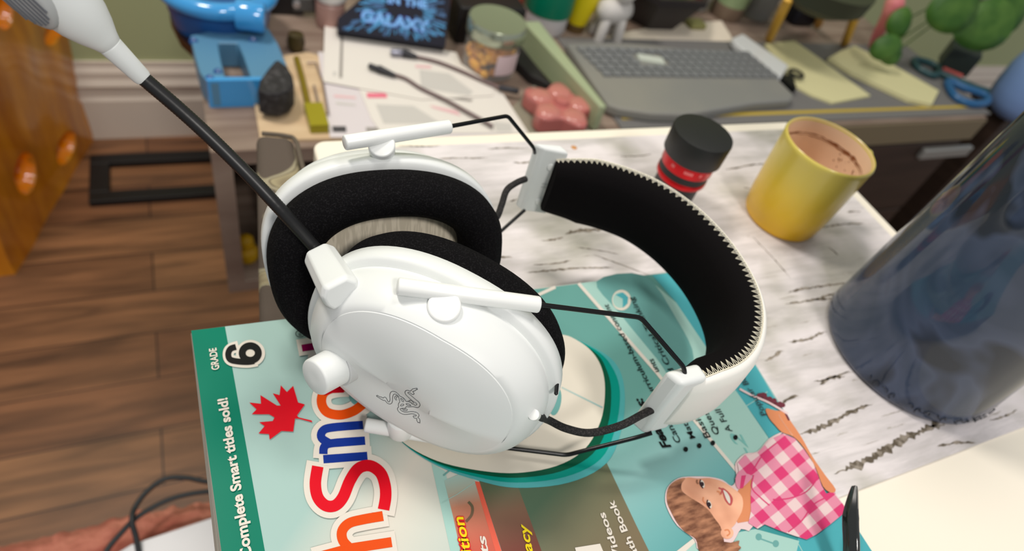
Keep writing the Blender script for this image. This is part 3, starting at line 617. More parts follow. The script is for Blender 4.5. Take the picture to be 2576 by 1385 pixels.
outer = [(-.0012, .0186), (-.0008, .0191), (-.002, .0196), (-.0042, .0175), (-.0055, .012), (-.006, 0), (-.0055, -.012), (-.0042, -.0175), (-.002, -.0196), (-.0008, -.0191), (-.0012, -.0186)]
inner = [(u * sgn, v) for u, v in inner]; outer = [(u * sgn, v) for u, v in outer]
mk('headband_cushion', *loft(band(inner)), msuede, hs, ang=70)
mk('headband_cover', *loft(band(outer)), mleather, hs, ang=70)
stt = MB()
R_ = band([(.0002 * sgn, .0197), (.0026 * sgn, .0197), (-.0012 * sgn, .0198)]); dense = []
for i in range(len(R_) - 1):
    for k in range(1): dense.append(i)
N_ = len(R_); cnt = 66
def bpnt(s, j):
    i = min(int(s), N_ - 2); return R_[i][j].lerp(R_[i + 1][j], s - i)
for k in range(cnt):
    s0 = (k + .1) * (N_ - 1) / cnt; s1_ = (k + .55) * (N_ - 1) / cnt; s2_ = (k + 1.0) * (N_ - 1) / cnt
    stt.add(*tube([bpnt(s0, 2), bpnt(s1_, 1), bpnt(min(s2_, N_ - 1.001), 2)], .00018, 6))
    stt.add(*tube([bpnt(s0, 2), bpnt(min(s2_, N_ - 1.001), 2)], .00026, 6))
    stt.add(*tube([bpnt(s1_, 2), bpnt(s1_, 1)], .00014, 6))
stt.build('stitching', M('thread_cream', (226, 220, 200), .8), hs)
# slider blocks
b1 = [at(1313, 531, .0375), at(1376, 541, .0375)]; u1 = (b1[1] - b1[0]).normalized(); n1b = Vector((-u1.y, u1.x, 0)); n1b = n1b if n1b.y > 0 else -n1b
ft = [b1[0], b1[1], at(1356, 520, .0375), at(1293, 517, .0375)]
sb1 = bev(mk('slider_block', *prism(ft, .0375, .0815), mwh, hs), .0018, 4)
for z_ in (.0705, .0465): mk('block_screw_cover', *rod(b1[0] + u1 * .0075 + Vector((0, 0, z_ - .0375)) - n1b * .0002 + n1b * .001, b1[0] + u1 * .0075 + Vector((0, 0, z_ - .0375)) - n1b * .0007, .0021, 20, .0002), mwh2, sb1)
mm = MB(); q0 = b1[0] + u1 * .0055 + Vector((0, 0, .0195)) - n1b * .0003
for dz in (0, .0022): mm.add(*obox(q0 + u1 * .0015 + Vector((0, 0, dz)), u1, .0013, n1b, .0001, Vector((0, 0, 1)), .0004))
mm.build('block_mark', M('mark_grey', (196, 198, 196), .5), sb1)
ft2 = [at(1674, 931, .0795), at(1717, 967, .0795), at(1786, 950, .0795), at(1758, 909, .0795)]
sb2 = bev(mk('slider_block', *prism(ft2, .0385, .0795), mwh, hs), .0022, 4)
# braided cables between cups and blocks
mbraid = M('black_braid', (24, 23, 24), .7, bump=(3000, 1, .0006), vary=((58, 54, 54), 1800, 1, (1, 1, 1), .5, .62))
mk('side_cable', *tube(cat([gp + gd * .0005, at(1378, 1055, .048), at(1424, 1077, .047), at(1485, 1088, .047), at(1560, 1070, .050), at(1615, 1042, .053), at(1652, 1024, .056)], 10), .00165, 14), mbraid, hs, ang=80)
mk('side_cable', *tube(cat([at(1232, 552, .062), at(1250, 545, .061), at(1262, 515, .063), at(1275, 478, .066), at(1300, 459, .0665), at(1322, 450, .066)], 10), .00165, 14), mbraid, hs, ang=80)

# ================================================================== MUG, LENS, TUMBLER, CLIP
mc = Vector((.373, .2345, 0))
myel = grad_mat('mug_glaze', [(0, (226, 176, 0)), (.35, (232, 192, 20)), (.75, (206, 188, 92)), (1, (200, 186, 100))], (1960, 545), (1960, 545.1)) if False else None
mug = thing('espresso_mug', mc, 'small yellow ceramic mug with coffee stained cream inside on the placemat', 'mug')
def zgrad(name, stops, z0, z1, rough=.2, coat=.3):
    m = bpy.data.materials.new(name); m.use_nodes = True; nt = m.node_tree; b = nt.nodes['Principled BSDF']; b.inputs['Roughness'].default_value = rough; b.inputs['Coat Weight'].default_value = coat
    g = nt.nodes.new('ShaderNodeNewGeometry'); sx = nt.nodes.new('ShaderNodeSeparateXYZ'); mr = nt.nodes.new('ShaderNodeMapRange'); mr.inputs[1].default_value = z0; mr.inputs[2].default_value = z1
    nt.links.new(g.outputs['Position'], sx.inputs[0]); nt.links.new(sx.outputs[2], mr.inputs[0]); r = nt.nodes.new('ShaderNodeValToRGB'); E = r.color_ramp.elements
    while len(E) < len(stops): E.new(.5)
    for e, (p, c_) in zip(E, stops): e.position = p; e.color = (*lin(c_), 1)
    nt.links.new(mr.outputs[0], r.inputs[0]); nt.links.new(r.outputs[0], b.inputs['Base Color']); return m
mgl = zgrad('mug_yellow_glaze', [(0, (240, 184, 0)), (.32, (240, 196, 4)), (.75, (220, 198, 84)), (1, (212, 194, 96))], 0, .066, .25, .08)
mgi = M('mug_cream_inside', (238, 206, 176), .25, coat=.3); mst = M('coffee_stain', (138, 84, 50), .5)
outr = [(.001, 0), (.0245, 0), (.0262, .0008), (.0272, .003), (.0272, .0056), (.0276, .0062), (.0277, .009), (.0281, .0096), (.0283, .0125), (.0286, .0131), (.0300, .035), (.0312, .0615), (.0316, .064), (.0311, .0655), (.0305, .066)]
body = MB(); V, F = lathe(outr + [(.0298, .0655), (.0293, .064)], mc, 64); body.add(V, F[:-1], 0); bodyo = body.build('mug_body', mgl, mug, ang=60)
mk('mug_lining', *[x if i == 0 else x[:-1] if False else x for i, x in enumerate(lathe([(.0298, .0656), (.0292, .0635), (.0285, .05), (.0272, .02), (.024, .007), (.018, .004), (.001, .004)], mc, 64))], mgi, mug, ang=60)
bpy.data.objects['mug_lining'].data.polygons[-1]
me = bpy.data.objects['mug_lining'].data; bm = bmesh.new(); bm.from_mesh(me)
fs = [f for f in bm.faces if len(f.verts) > 10 and f.calc_center_median().z > .05 - mc.z]; bmesh.ops.delete(bm, geom=fs, context='FACES_ONLY'); bm.to_mesh(me); bm.free()
stn = MB()
for rr_, zz, wd in ((.0289, .0545, .0007), (.0287, .0530, .0003)):
    pts = []
    for k in range(40):
        a = math.radians(-60 + 200 * k / 39); r0 = rr_ - .0002; dz = random.uniform(-.0004, .0004)
        pts.append((a, zz + dz, wd * random.uniform(.2, 1.3) * (1.6 if 8 < k < 20 else .8)))
    V = []; F = []
    for i, (a, z_, w_) in enumerate(pts):
        V += [mc + Vector((math.cos(a) * r0, math.sin(a) * r0, z_ + w_)), mc + Vector((math.cos(a) * (r0 - .0001), math.sin(a) * (r0 - .0001), z_ - w_))]
        if i: F.append([2 * i - 2, 2 * i - 1, 2 * i + 1, 2 * i])
    stn.add(V, F)
for k in range(26):
    a = math.radians(random.uniform(-50, 20)); z_ = random.uniform(.040, .052); r0 = .0282; s_ = random.uniform(.0002, .0007)
    c_ = mc + Vector((math.cos(a) * r0 * .995, math.sin(a) * r0 * .995, z_)); tx = Vector((-math.sin(a), math.cos(a), 0))
    stn.add([c_ + tx * (s_ * math.cos(q)) + Vector((0, 0, s_ * math.sin(q))) for q in (0, 1, 2, 3, 4, 5)], [[0, 1, 2, 3, 4, 5]])
stn.build('coffee_stain', mst, mug)
ha = (at(2190, 400, .05) - mc); ha.z = 0; ha.normalize(); ha = (ha + Vector((.5, -.1, 0)) * .6).normalized()
mk('mug_handle', *tube(cat([mc + ha * .0300 + Vector((0, 0, .056)), mc + ha * .041 + Vector((0, 0, .057)), mc + ha * .046 + Vector((0, 0, .045)), mc + ha * .043 + Vector((0, 0, .028)), mc + ha * .0288 + Vector((0, 0, .022))], 8), .0034, 16), mgl, mug, ang=80)
lc = Vector((.29, .263, 0))
ln = thing('clip_lens', lc, 'black and red cylindrical clip on lens with a black cap beside the headband', 'lens')
mbk = M('matt_black', (22, 23, 22), .5); mred = M('red_anodised', (196, 10, 20), .25, metal=.6)
mk('lens_barrel', *lathe([(.001, 0), (.0148, 0), (.0152, .0006), (.0152, .0205), (.0158, .0215), (.0158, .022)], lc, 48), mbk, ln, ang=40)
mk('red_ring', *lathe([(.01, .022), (.0172, .022), (.0175, .0225), (.0175, .0258), (.0172, .0262), (.01, .0262)], lc, 48), mred, ln, ang=40)
mk('black_ring', *lathe([(.01, .0262), (.0172, .0262), (.0172, .0315), (.01, .0315)], lc, 48), mbk, ln, ang=40)
rrg = mk('red_barrel', *lathe([(.01, .0315), (.0176, .0315), (.0178, .032), (.0178, .0420), (.01, .0420)], lc, 48), mred, ln, ang=40)
mt = MB()
for k, (a0, a1) in enumerate(((-2.9, -2.75), (-2.35, -2.0), (-1.75, -1.65), (-1.45, -1.2))):
    V = []; F = []
    for i in range(7):
        a = a0 + (a1 - a0) * i / 6
        for z_ in (.0352, .0375): V.append(lc + Vector((math.cos(a) * .0179, math.sin(a) * .0179, z_)))
        if i: F.append([2 * i - 2, 2 * i - 1, 2 * i + 1, 2 * i])
    mt.add(V, F)
mt.build('pale_marking', M('pale_pinkish', (226, 110, 110), .4), rrg)
mk('lens_cap', *lathe([(.01, .0405), (.0196, .0405), (.0200, .041), (.0203, .0565), (.0199, .0578), (.0193, .058), (.001, .058)], lc, 56), mbk, ln, ang=40)
# tumbler
tcn = Vector((.386, .112, 0))
tmb = thing('smoky_tumbler', tcn, 'large smoky blue grey tumbler on the placemat beside the mug', 'tumbler')
mtum = bpy.data.materials.new('smoky_plastic'); mtum.use_nodes = True; nt = mtum.node_tree; b = nt.nodes['Principled BSDF']
b.inputs['Base Color'].default_value = (*lin((64, 78, 98)), 1); b.inputs['Roughness'].default_value = .09; b.inputs['Transmission Weight'].default_value = .25; b.inputs['IOR'].default_value = 1.35; b.inputs['Coat Weight'].default_value = .35
tc = nt.nodes.new('ShaderNodeTexCoord'); n1 = nt.nodes.new('ShaderNodeTexNoise'); n1.inputs['Scale'].default_value = 9; n1.inputs['Detail'].default_value = 2; n1.inputs['Distortion'].default_value = 2.2; nt.links.new(tc.outputs['Object'], n1.inputs['Vector'])
r = nt.nodes.new('ShaderNodeValToRGB'); E = r.color_ramp.elements; E[0].position = .42; E[0].color = (*lin((46, 54, 68)), 1); E[1].position = .60; E[1].color = (*lin((62, 76, 100)), 1); e = E.new(.5); e.color = (*lin((78, 90, 116)), 1)
nt.links.new(n1.outputs[0], r.inputs[0]); nt.links.new(r.outputs[0], b.inputs['Base Color'])
K = .048; hT = .24
op = [(.001, 0), (.050, 0), (.0532, .0012), (.0542, .004), (.0540, .008), (.0536, .012)] + [(.0536 - K * (z_ - .012), z_) for z_ in (.05, .1, .15, .2, hT)]
ip = [(.0536 - K * (z_ - .012) - .0022, z_) for z_ in (hT, .2, .15, .1, .05, .014)] + [(.040, .0065), (.001, .005)]
mk('tumbler_wall', *lathe(op + ip, tcn, 72), mtum, tmb, ang=50)
lb = MB()
for k in range(30):
    a = -2.9 + k * .095; zc = .0065
    c_ = Vector((math.cos(a), math.sin(a), 0)); tx = Vector((-c_.y, c_.x, 0)); s_ = .0022
    cur = [tcn + c_ * .0546 + tx * (s_ * math.cos(q) * (.5 + .5 * ((k * 7) % 3) / 2)) + Vector((0, 0, zc + s_ * math.sin(q))) for q in [i * .5 for i in range(4 + (k * 5) % 8)]]
    if k % 6 != 4: lb.add(*tube(cur, .00028, 6))
lb.build('embossed_ring_marks', M('emboss_dark', (20, 26, 38), .3), tmb)
# liquid left in the bottom
mk('drink', *lathe([(.001, .0056), (.0395, .0068), (.050, .0145), (.0495, .05), (.001, .05)], tcn, 48), M('dark_drink', (28, 34, 48), .12), tmb)
# black glossy arm standing by the book
mclip = M('gloss_black', (30, 33, 32), .08, coat=.6)
cl = [at(2118, 1620, .0), at(2135, 1500, .018), at(2142, 1385, .030), at(2140, 1300, .036), at(2150, 1225, .040)]
cpath = cat(cl, 8); R = []
for i, (p, (t, n, b_)) in enumerate(zip(cpath, frames(cpath))):
    k = i / (len(cpath) - 1); sdir = t.cross((CAM - p).normalized()).normalized(); dd = sdir.cross(t).normalized(); wd = .0042 if k < .75 else .0042 * (1 - (k - .75) / .25 * .62); 
    R.append([p + sdir * (wd * .78 * a) + dd * (.0028 * c) for a, c in ((-1, -.6), (-.6, -1), (.6, -1), (1, -.6), (1, .5), (.7, 1), (-.2, 1), (-.5, .75), (-1, .5))])
tag(bev(mk('phone_holder_arm', *loft(R), mclip, ang=30), .0003, 2), 'glossy black curved arm rising beside the girl picture corner of the workbook', 'holder')

# ================================================================== CHAIR BACK, OTTOMAN, BOARD, CABLE
mch_ = bpy.data.materials.new('leaf_fabric'); mch_.use_nodes = True; nt = mch_.node_tree; b = nt.nodes['Principled BSDF']; b.inputs['Roughness'].default_value = .85; b.inputs['Specular IOR Level'].default_value = .2
tc = nt.nodes.new('ShaderNodeTexCoord'); n1 = nt.nodes.new('ShaderNodeTexNoise'); n1.inputs['Scale'].default_value = 17; n1.inputs['Detail'].default_value = 1.5; n1.inputs['Distortion'].default_value = 1.6
nt.links.new(tc.outputs['Object'], n1.inputs['Vector']); r = nt.nodes.new('ShaderNodeValToRGB'); E = r.color_ramp.elements; E[0].position = .50; E[0].color = (*lin((88, 78, 70)), 1); E[1].position = .64; E[1].color = (*lin((134, 122, 98)), 1)
e = E.new(.515); e.color = (*lin((146, 138, 114)), 1); e = E.new(.55); e.color = (*lin((158, 150, 126)), 1); e = E.new(.56); e.color = (*lin((84, 72, 60)), 1); e = E.new(.575); e.color = (*lin((158, 148, 118)), 1)
nt.links.new(n1.outputs[0], r.inputs[0]); n2 = nt.nodes.new('ShaderNodeTexNoise'); n2.inputs['Scale'].default_value = 900; bp_ = nt.nodes.new('ShaderNodeBump'); bp_.inputs['Strength'].default_value = .4; bp_.inputs['Distance'].default_value = .0006
nt.links.new(tc.outputs['Object'], n2.inputs['Vector']); nt.links.new(n2.outputs[0], bp_.inputs['Height']); nt.links.new(bp_.outputs[0], b.inputs['Normal']); nt.links.new(r.outputs[0], b.inputs['Base Color'])
ch = thing('upholstered_chair', (.035, .1, FLOOR_Z), 'chair with taupe leaf patterned fabric back standing against the white table', 'chair')
CB = [(.008, .052), (.395, 0)]
o = mk('chair_back', *prism([(.030, .385), (.0535, .380), (.0535, .02), (-.009, .02), (.012, .22)], -.52, -.024), mch_, ch); bev(o, .006, 4)
mk('piping', *tube(cat([(.0535, .03, -.025), (.0545, .1, -.024), (.0545, .34, -.024), (.0545, .374, -.025), (.049, .382, -.026), (.034, .387, -.027)], 8), .0016, 10), M('piping_brown', (92, 82, 70), .8), ch)
o = mk('seat', *prism(rrect(.0545, .23, .03, .33, .03, 5), -.56, -.46), mch_, ch); bev(o, .015, 4)
for x_, y_ in ((.035, .05), (.035, .34), (.20, .06), (.20, .29)):
    mk('leg', *box(x_ - .015, x_ + .015, y_ - .015, y_ + .015, FLOOR_Z, -.52 if x_ < .1 else -.56), M('chair_wood', (70, 48, 34), .4), ch)
# pink crinkled ottoman with the white board
mpk = M('pink_velvet', (204, 132, 112), .75, vary=((150, 76, 62), 9, 3, (1.5, 3, 1), .42, .66), bump=(45, .8, .008))
ZO = -.45
far = [(-60, 1360), (0, 1346), (60, 1330), (130, 1316), (200, 1300), (262, 1283), (330, 1262), (400, 1255), (470, 1244), (530, 1236), (560, 1230)]
fw = [at(x, y, ZO) for x, y in far]
poly = [(p.x, p.y) for p in fw] + [(fw[-1].x + .02, fw[-1].y - .45), (fw[0].x - .02, fw[0].y - .45)]
bm = bmesh.new(); NXg, NYg = 60, 26; grid = []
V = []; F = []
for i in range(NXg + 1):
    t = i / NXg; a = fw[0].lerp(fw[-1], t); yy = min((abs(p.x - a.x), p.y) for p in fw)[1]
    for j in range(NYg + 1):
        s_ = j / NYg; drop = .02 * (1 - min(1, s_ / .12)) ** 2
        wob = noise.noise(Vector((a.x * 60, s_ * 26, 0))) * .004 + noise.noise(Vector((a.x * 14, s_ * 5, 3))) * .006
        V.append(Vector((a.x, yy - .42 * s_ + noise.noise(Vector((a.x * 90, s_ * 8, 5))) * .004, ZO - drop + wob - .006)))
n = NYg + 1
for i in range(NXg):
    for j in range(NYg): F.append([i * n + j, i * n + j + 1, (i + 1) * n + j + 1, (i + 1) * n + j])
# sides down to the floor
edge = [i * n for i in range(NXg + 1)] + [NXg * n + j for j in range(1, n)] + [i * n + NYg for i in range(NXg - 1, -1, -1)] + [j for j in range(NYg - 1, 0, -1)]
k0 = len(V)
for e_ in edge: V.append(Vector((V[e_].x, V[e_].y, FLOOR_Z)))
for i in range(len(edge)): j = (i + 1) % len(edge); F.append([edge[i], edge[j], k0 + j, k0 + i])
tag(mk('ottoman', V, F, mpk, ang=60), 'crinkled dusty pink fabric ottoman on the floor below the workbook', 'ottoman')
mwb = M('grey_white_board', (206, 206, 210), .35, vary=((176, 176, 180), 3, 1, (4, 1, 1), .4, .6))
ZW = ZO + .012
wbp = [at(*p, ZW) for p in ((290, 1392), (330, 1368), (545, 1297), (600, 1280), (640, 1900), (200, 1650))]
tag(bev(mk('white_board', *prism([(p.x, p.y) for p in wbp], ZW - .012, ZW), mwb, smooth=False), .001), 'pale grey board lying on the pink ottoman beneath the black cable', 'board')
ZC = ZW + .0035
cabp = [at(x, y, ZC + dz) for x, y, dz in ((245, 1440, 0), (268, 1385, .001), (300, 1345, .003), (345, 1300, .008), (410, 1262, .012), (470, 1243, .014), (540, 1234, .014), (620, 1232, .013), (650, 1222, .013), (620, 1214, .013), (525, 1211, .014), (470, 1201, .014), (415, 1204, .014), (370, 1235, .014), (340, 1275, .014), (332, 1310, .015), (342, 1350, .007), (350, 1400, 0), (352, 1450, 0))]
tag(mk('power_cable', *tube(cat(cabp, 10), .0026, 12), M('cable_black', (30, 33, 36), .5), ang=80), 'thin black cable crossing itself in a loop over the pink ottoman', 'cable')

# ================================================================== CHEESE BLOCK
q0 = at(40, 690, FLOOR_Z); q1 = at(246, 332, FLOOR_Z); ZT = -.40
mche = bpy.data.materials.new('cheese_glaze'); mche.use_nodes = True; nt = mche.node_tree; b = nt.nodes['Principled BSDF']; b.inputs['Roughness'].default_value = .24; b.inputs['Coat Weight'].default_value = .4
tc = nt.nodes.new('ShaderNodeTexCoord'); mp = nt.nodes.new('ShaderNodeMapping'); mp.inputs['Scale'].default_value = (7, 7, 1.6); mp.inputs['Rotation'].default_value = (0, .35, 0); nt.links.new(tc.outputs['Object'], mp.inputs[0])
n1 = nt.nodes.new('ShaderNodeTexNoise'); n1.inputs['Scale'].default_value = 2.4; n1.inputs['Detail'].default_value = 5; nt.links.new(mp.outputs[0], n1.inputs['Vector'])
r = nt.nodes.new('ShaderNodeValToRGB'); E = r.color_ramp.elements; E[0].position = .34; E[0].color = (*lin((186, 108, 16)), 1); E[1].position = .68; E[1].color = (*lin((240, 158, 26)), 1); nt.links.new(n1.outputs[0], r.inputs[0]); nt.links.new(r.outputs[0], b.inputs['Base Color'])
mho = M('cheese_hole', (252, 146, 6), .18, coat=.4)
ed = (q1 - q0); Lf = ed.length; ed.normalize(); nf = Vector((ed.y, -ed.x, 0)); nf = nf if nf.dot(CAM - q0) > 0 else -nf
def onface(px, py):
    d = ray(px, py); t = (q0 - CAM).dot(nf) / d.dot(nf); p = CAM + d * t; return ((p - q0).dot(ed), p.z)
holes = []
for px, py, ax_, ay_ in ((65, 435, 33, 66), (166, 372, 29, 42), (8, 25, 26, 62), (138, 78, 28, 30)):
    c_ = onface(px, py); e1_ = onface(px + ax_, py); e2_ = onface(px, py + ay_); holes.append((c_[0], c_[1], abs(e1_[0] - c_[0]) + .0, abs(e2_[1] - c_[1])))
holes.append((onface(215, 250)[0] + .02, onface(215, 215)[1], .05, .04))
NX_, NZ_ = 150, 150; V = []; F = []; I = []
def hd_(u, z_):
    d = 0; ins = False
    for hu, hz, ru, rz in holes:
        q = ((u - hu) / ru) ** 2 + ((z_ - hz) / rz) ** 2
        if q < 1: d = max(d, min(ru, rz) * 1.0 * math.sqrt(1 - q)); ins = True
    return d, ins
for i in range(NX_ + 1):
    for j in range(NZ_ + 1):
        u = Lf * i / NX_; z_ = FLOOR_Z + (ZT - FLOOR_Z) * j / NZ_; d, _ = hd_(u, z_)
        p = q0 + ed * u - nf * (d - noise.noise(Vector((u * 9, z_ * 9, 0))) * .006); V.append(Vector((p.x, p.y, z_)))
n = NZ_ + 1
for i in range(NX_):
    for j in range(NZ_):
        F.append([i * n + j, (i + 1) * n + j, (i + 1) * n + j + 1, i * n + j + 1]); I.append(1 if hd_(Lf * (i + .5) / NX_, FLOOR_Z + (ZT - FLOOR_Z) * (j + .5) / NZ_)[1] else 0)
per = [i * n for i in range(NX_ + 1)] + [NX_ * n + j for j in range(1, n)] + [i * n + NZ_ for i in range(NX_ - 1, -1, -1)] + [j for j in range(NZ_ - 1, 0, -1)]
bx = Vector((-.5, -.10, 0)); k0 = len(V)
for e_ in per: V.append(V[e_] + (Vector((-.42, -.02, 0))))
for i in range(len(per)): j = (i + 1) % len(per); F.append([per[i], per[j], k0 + j, k0 + i]); I.append(0)
F.append([k0 + i for i in range(len(per))]); I.append(0)
tag(mk('cheese_stool', V, F, [mche, mho], midx=I, ang=30), 'glossy orange cheese shaped stool with round holes on the brown floor', 'stool')

# black metal frame on the floor
fz = FLOOR_Z + .018
a_ = at(224, 392, fz); c_ = at(225, 505, fz)
fr = MB()
y1_, y0_ = aty(224, 390, 0).y, 0
Pf = [at(224, 389, fz), at(224, 507, fz)]; xl = (Pf[0].x + Pf[1].x) / 2; yt, yb = Pf[0].y, Pf[1].y
fr.add(*box(xl, .42, yt - .034, yt, FLOOR_Z, fz)); fr.add(*box(xl, .42, yb, yb + .034, FLOOR_Z, fz)); fr.add(*box(xl, xl + .042, yb + .034, yt - .034, FLOOR_Z, fz))
tag(bev(fr.build('metal_frame', M('frame_black', (16, 16, 17), .45), smooth=False), .002), 'black rectangular metal frame lying on the floor beside the cheese stool', 'frame')

# ================================================================== DESK
mdk = M('desk_laminate', (150, 132, 118), .5, vary=((118, 98, 86), 5, 6, (1.2, 14, 4), .35, .7))
mdk2 = M('desk_dark_front', (58, 44, 36), .5, vary=((44, 32, 26), 4, 5, (1, 1, 12), .35, .7))
dk = thing('desk', (.7, .9, FLOOR_Z), 'long grey brown wood grain desk against the green wall under all the clutter', 'desk')
DX0, DX1, DY0, DY1 = .0, 1.42, .643, 1.30
mk('desk_top', *box(DX0, DX1, DY0, DY1, ZD - .02, ZD), mdk, dk, smooth=False)
mk('side_panel', *box(DX0, DX0 + .022, DY0, DY1, ZD - .232, ZD - .02), mdk, dk, smooth=False)
mk('shelf_board', *box(DX0, .80, DY0, DY1, ZD - .252, ZD - .232), mdk, dk, smooth=False)
mk('back_panel', *box(DX0 + .022, .80, DY1 - .02, DY1, ZD - .232, ZD - .02), mdk2, dk, smooth=False)
mk('top_edge', *box(.62, DX1, DY0 - .004, DY0, ZD - .05, ZD - .004), M('desk_edge', (120, 108, 84), .5), dk, smooth=False)
mk('desk_leg', *box(.02, .06, DY1 - .08, DY1 - .03, FLOOR_Z, ZD - .252), M('frame_black', (0, 0, 0)), dk, smooth=False)
mk('desk_leg', *box(.52, .56, DY0 + .05, DY0 + .1, FLOOR_Z, ZD - .252), M('frame_black', (0, 0, 0)), dk, smooth=False)
cbn = mk('drawer_cabinet', *box(.80, DX1 - .01, DY0 + .012, DY1, FLOOR_Z, ZD - .02), mdk2, dk, smooth=False)
hp = aty(2372, 377, DY0 - .002)
dr = bev(mk('drawer', *box(.81, DX1 - .02, DY0 - .002, DY0 + .012, ZD - .24, ZD - .055), mdk2, dk, smooth=False), .002)
bev(mk('drawer_handle', *box(hp.x - .075, hp.x + .075, DY0 - .014, DY0 - .002, hp.z - .012, hp.z + .012), M('handle_grey', (150, 150, 146), .4, metal=.3), dr), .003)
bev(mk('drawer', *box(.81, DX1 - .02, DY0 - .002, DY0 + .012, ZD - .44, ZD - .245), mdk2, dk, smooth=False), .002)
# things in the cubby
ZS = ZD - .232
p = aty(606, 465, .76)
wd_ = at(607, 470, ZS + .07)
o = tag(bev(mk('white_adapter', *box(.055, .10, .70, .82, ZS, ZS + .10), M('device_white', (206, 200, 194), .4)), .006), 'white rounded adapter standing in the open cubby of the desk', 'adapter')
bpos = at(600, 650, ZS + .0)
th_ = thing('yellow_toy', (bpos.x + .012, max(bpos.y, .67), ZS), 'small yellow toy figure at the front of the desk cubby', 'toy')
my = M('toy_yellow', (214, 166, 10), .35)
bb = th_.location
mk('toy_body', *lathe([(.001, 0), (.013, 0), (.016, .006), (.015, .018), (.009, .024), (.001, .025)], bb, 24), my, th_); mk('toy_head', *lathe([(.001, .024), (.008, .025), (.011, .032), (.010, .040), (.005, .045), (.001, .046)], bb, 24), my, th_)
# pale board near the desk's left corner
mbd = M('pale_wood', (214, 188, 152), .5, vary=((196, 166, 130), 5, 5, (2, 12, 1), .35, .7))
bpz = ZD + .004
bd = [at(*p_, bpz) for p_ in ((655, 352), (640, 262), (655, 150), (770, 130), (1180, 250), (1310, 345))]
tag(mk('wooden_board', *prism([(p_.x, max(p_.y, .646)) for p_ in bd], ZD, bpz), mbd, smooth=False), 'pale wood grain board on the desk under the papers', 'board')
# white edge strip beside it
s0 = [at(*p_, ZD + .006) for p_ in ((638, 262), (645, 262), (661, 345), (652, 345))]
# cutting mat + yellow rule
mm_ = MB(); mz = ZD + .003
matp = [at(1545, 306, mz), at(2505, 296, mz), at(2500, 205, mz), at(1440, 215, mz)]
y_f = .652
mxl, mxr = at(1548, 300, mz).x, at(2500, 290, mz).x
mm_.add(*box(mxl, mxr, y_f, .90, ZD, mz), 0)
yl = [at(1560, 289, mz).y, at(2495, 272, mz).y]
mm_.add(*box(mxl + .012, mxr - .012, sum(yl) / 2 - .004, sum(yl) / 2 + .004, mz, mz + .0003), 1)
tag(mm_.build('cutting_mat', [M('mat_grey', (112, 110, 108), .7), M('mat_yellow', (186, 160, 50), .7)], smooth=False), 'grey cutting mat with a yellow border line along the desk front', 'mat')
# keyboard with wave shaped outline
kz = ZD + .020
kbp = [(1425, 108), (1500, 106), (1570, 107), (1640, 112), (1720, 122), (1800, 128), (1866, 128), (1900, 145), (1950, 190), (1998, 238), (1990, 252), (1900, 258), (1800, 275), (1720, 287), (1640, 284), (1560, 272), (1530, 262), (1480, 190)]
kbt = thing('keyboard', (at(1700, 200, ZD).x, at(1700, 200, ZD).y, mz), 'grey ergonomic wave keyboard with a palm rest on the cutting mat', 'keyboard')
kp = [at(x, y, kz) for x, y in kbp]
bev(mk('palm_rest', *prism([(p_.x, p_.y) for p_ in kp], mz, kz), M('keyboard_grey', (138, 136, 128), .6, vary=((128, 128, 124), 5, 2, (1, 1, 1), .4, .6)), kbt), .004)
mkey = M('key_grey', (120, 122, 124), .5)
kd0 = at(1450, 118, kz); kx = (at(1850, 135, kz) - kd0); kx.normalize(); kx = Vector((1, -.02, 0)); ky = Vector((0, -1, 0)); pr = .019
ko = 0
for r_ in range(5):
    for c_ in range(19):
        px0 = kd0 + kx * (c_ * pr + .006 + r_ * .003) + ky * (r_ * pr * .88 + .010) + Vector((0, 0, .0))
        pxx = RW.transposed() @ (px0 - CAM); sx_ = CX + FPX * pxx.x / -pxx.z; sy_ = CY - FPX * pxx.y / -pxx.z
        if not inside((sx_ - 6, sy_ + 4), kbp) or not inside((sx_ + 12, sy_ + 4), kbp) or sy_ > 196: continue
        if 1600 < sx_ < 1670 and 135 < sy_ < 168: continue
        o = mk('key', *obox(px0 + Vector((0, 0, .0018)), kx, .0078, ky, .0070, Vector((0, 0, 1)), .0018), mkey, kbt, smooth=False); ko += 1
cc = at(1636, 152, kz); mk('light_key', *obox(cc + Vector((0, 0, .0018)), Vector((.96, -.28, 0)), .023, Vector((.28, .96, 0)), .010, Vector((0, 0, 1)), .0018), M('key_pale', (196, 202, 192), .4), kbt, smooth=False)
# papers
def sheet(name, pts, z, mat, label, cat_, t=.0006, group=None, extra=None):
    mb = MB(); mb.add(*prism([at(x, y, z) for x, y in pts], z - t, z), 0); mats = [mat]
    if extra:
        for ep, em in extra:
            mats.append(em); mb.add([at(x, y, z + .0003) for x, y in ep], [list(range(len(ep)))], len(mats) - 1)
    return tag(mb.build(name, mats, smooth=False), label, cat_, group)
mpa = M('paper_white', (226, 220, 212), .7); mpa2 = M('paper_lilac', (216, 208, 210), .7); mink = M('ink_grey', (150, 144, 138), .7); mink2 = M('ink_pale', (200, 196, 190), .7); mpink = M('ink_pink', (228, 120, 140), .7); mpink2 = M('ink_pale_pink', (226, 184, 186), .7); mdk_ = M('ink_dark', (70, 68, 70), .7)
Z1 = bpz + .0012
sheet('printed_sheet', [(800, 130), (1020, 150), (1290, 320), (1320, 345), (830, 345)], Z1, mpa2, 'lower lilac tinted printed sheet sticking out towards the white table', 'paper', extra=[
    ([(835, 317), (870, 317), (872, 332), (838, 332)], mdk_), ([(920, 320), (960, 320), (962, 330), (922, 330)], mink), ([(1130, 312), (1160, 312), (1165, 325), (1133, 325)], mink), ([(840, 238), (895, 243), (895, 248), (840, 244)], mpink2), ([(845, 256), (895, 262), (895, 266), (845, 262)], mink2)])
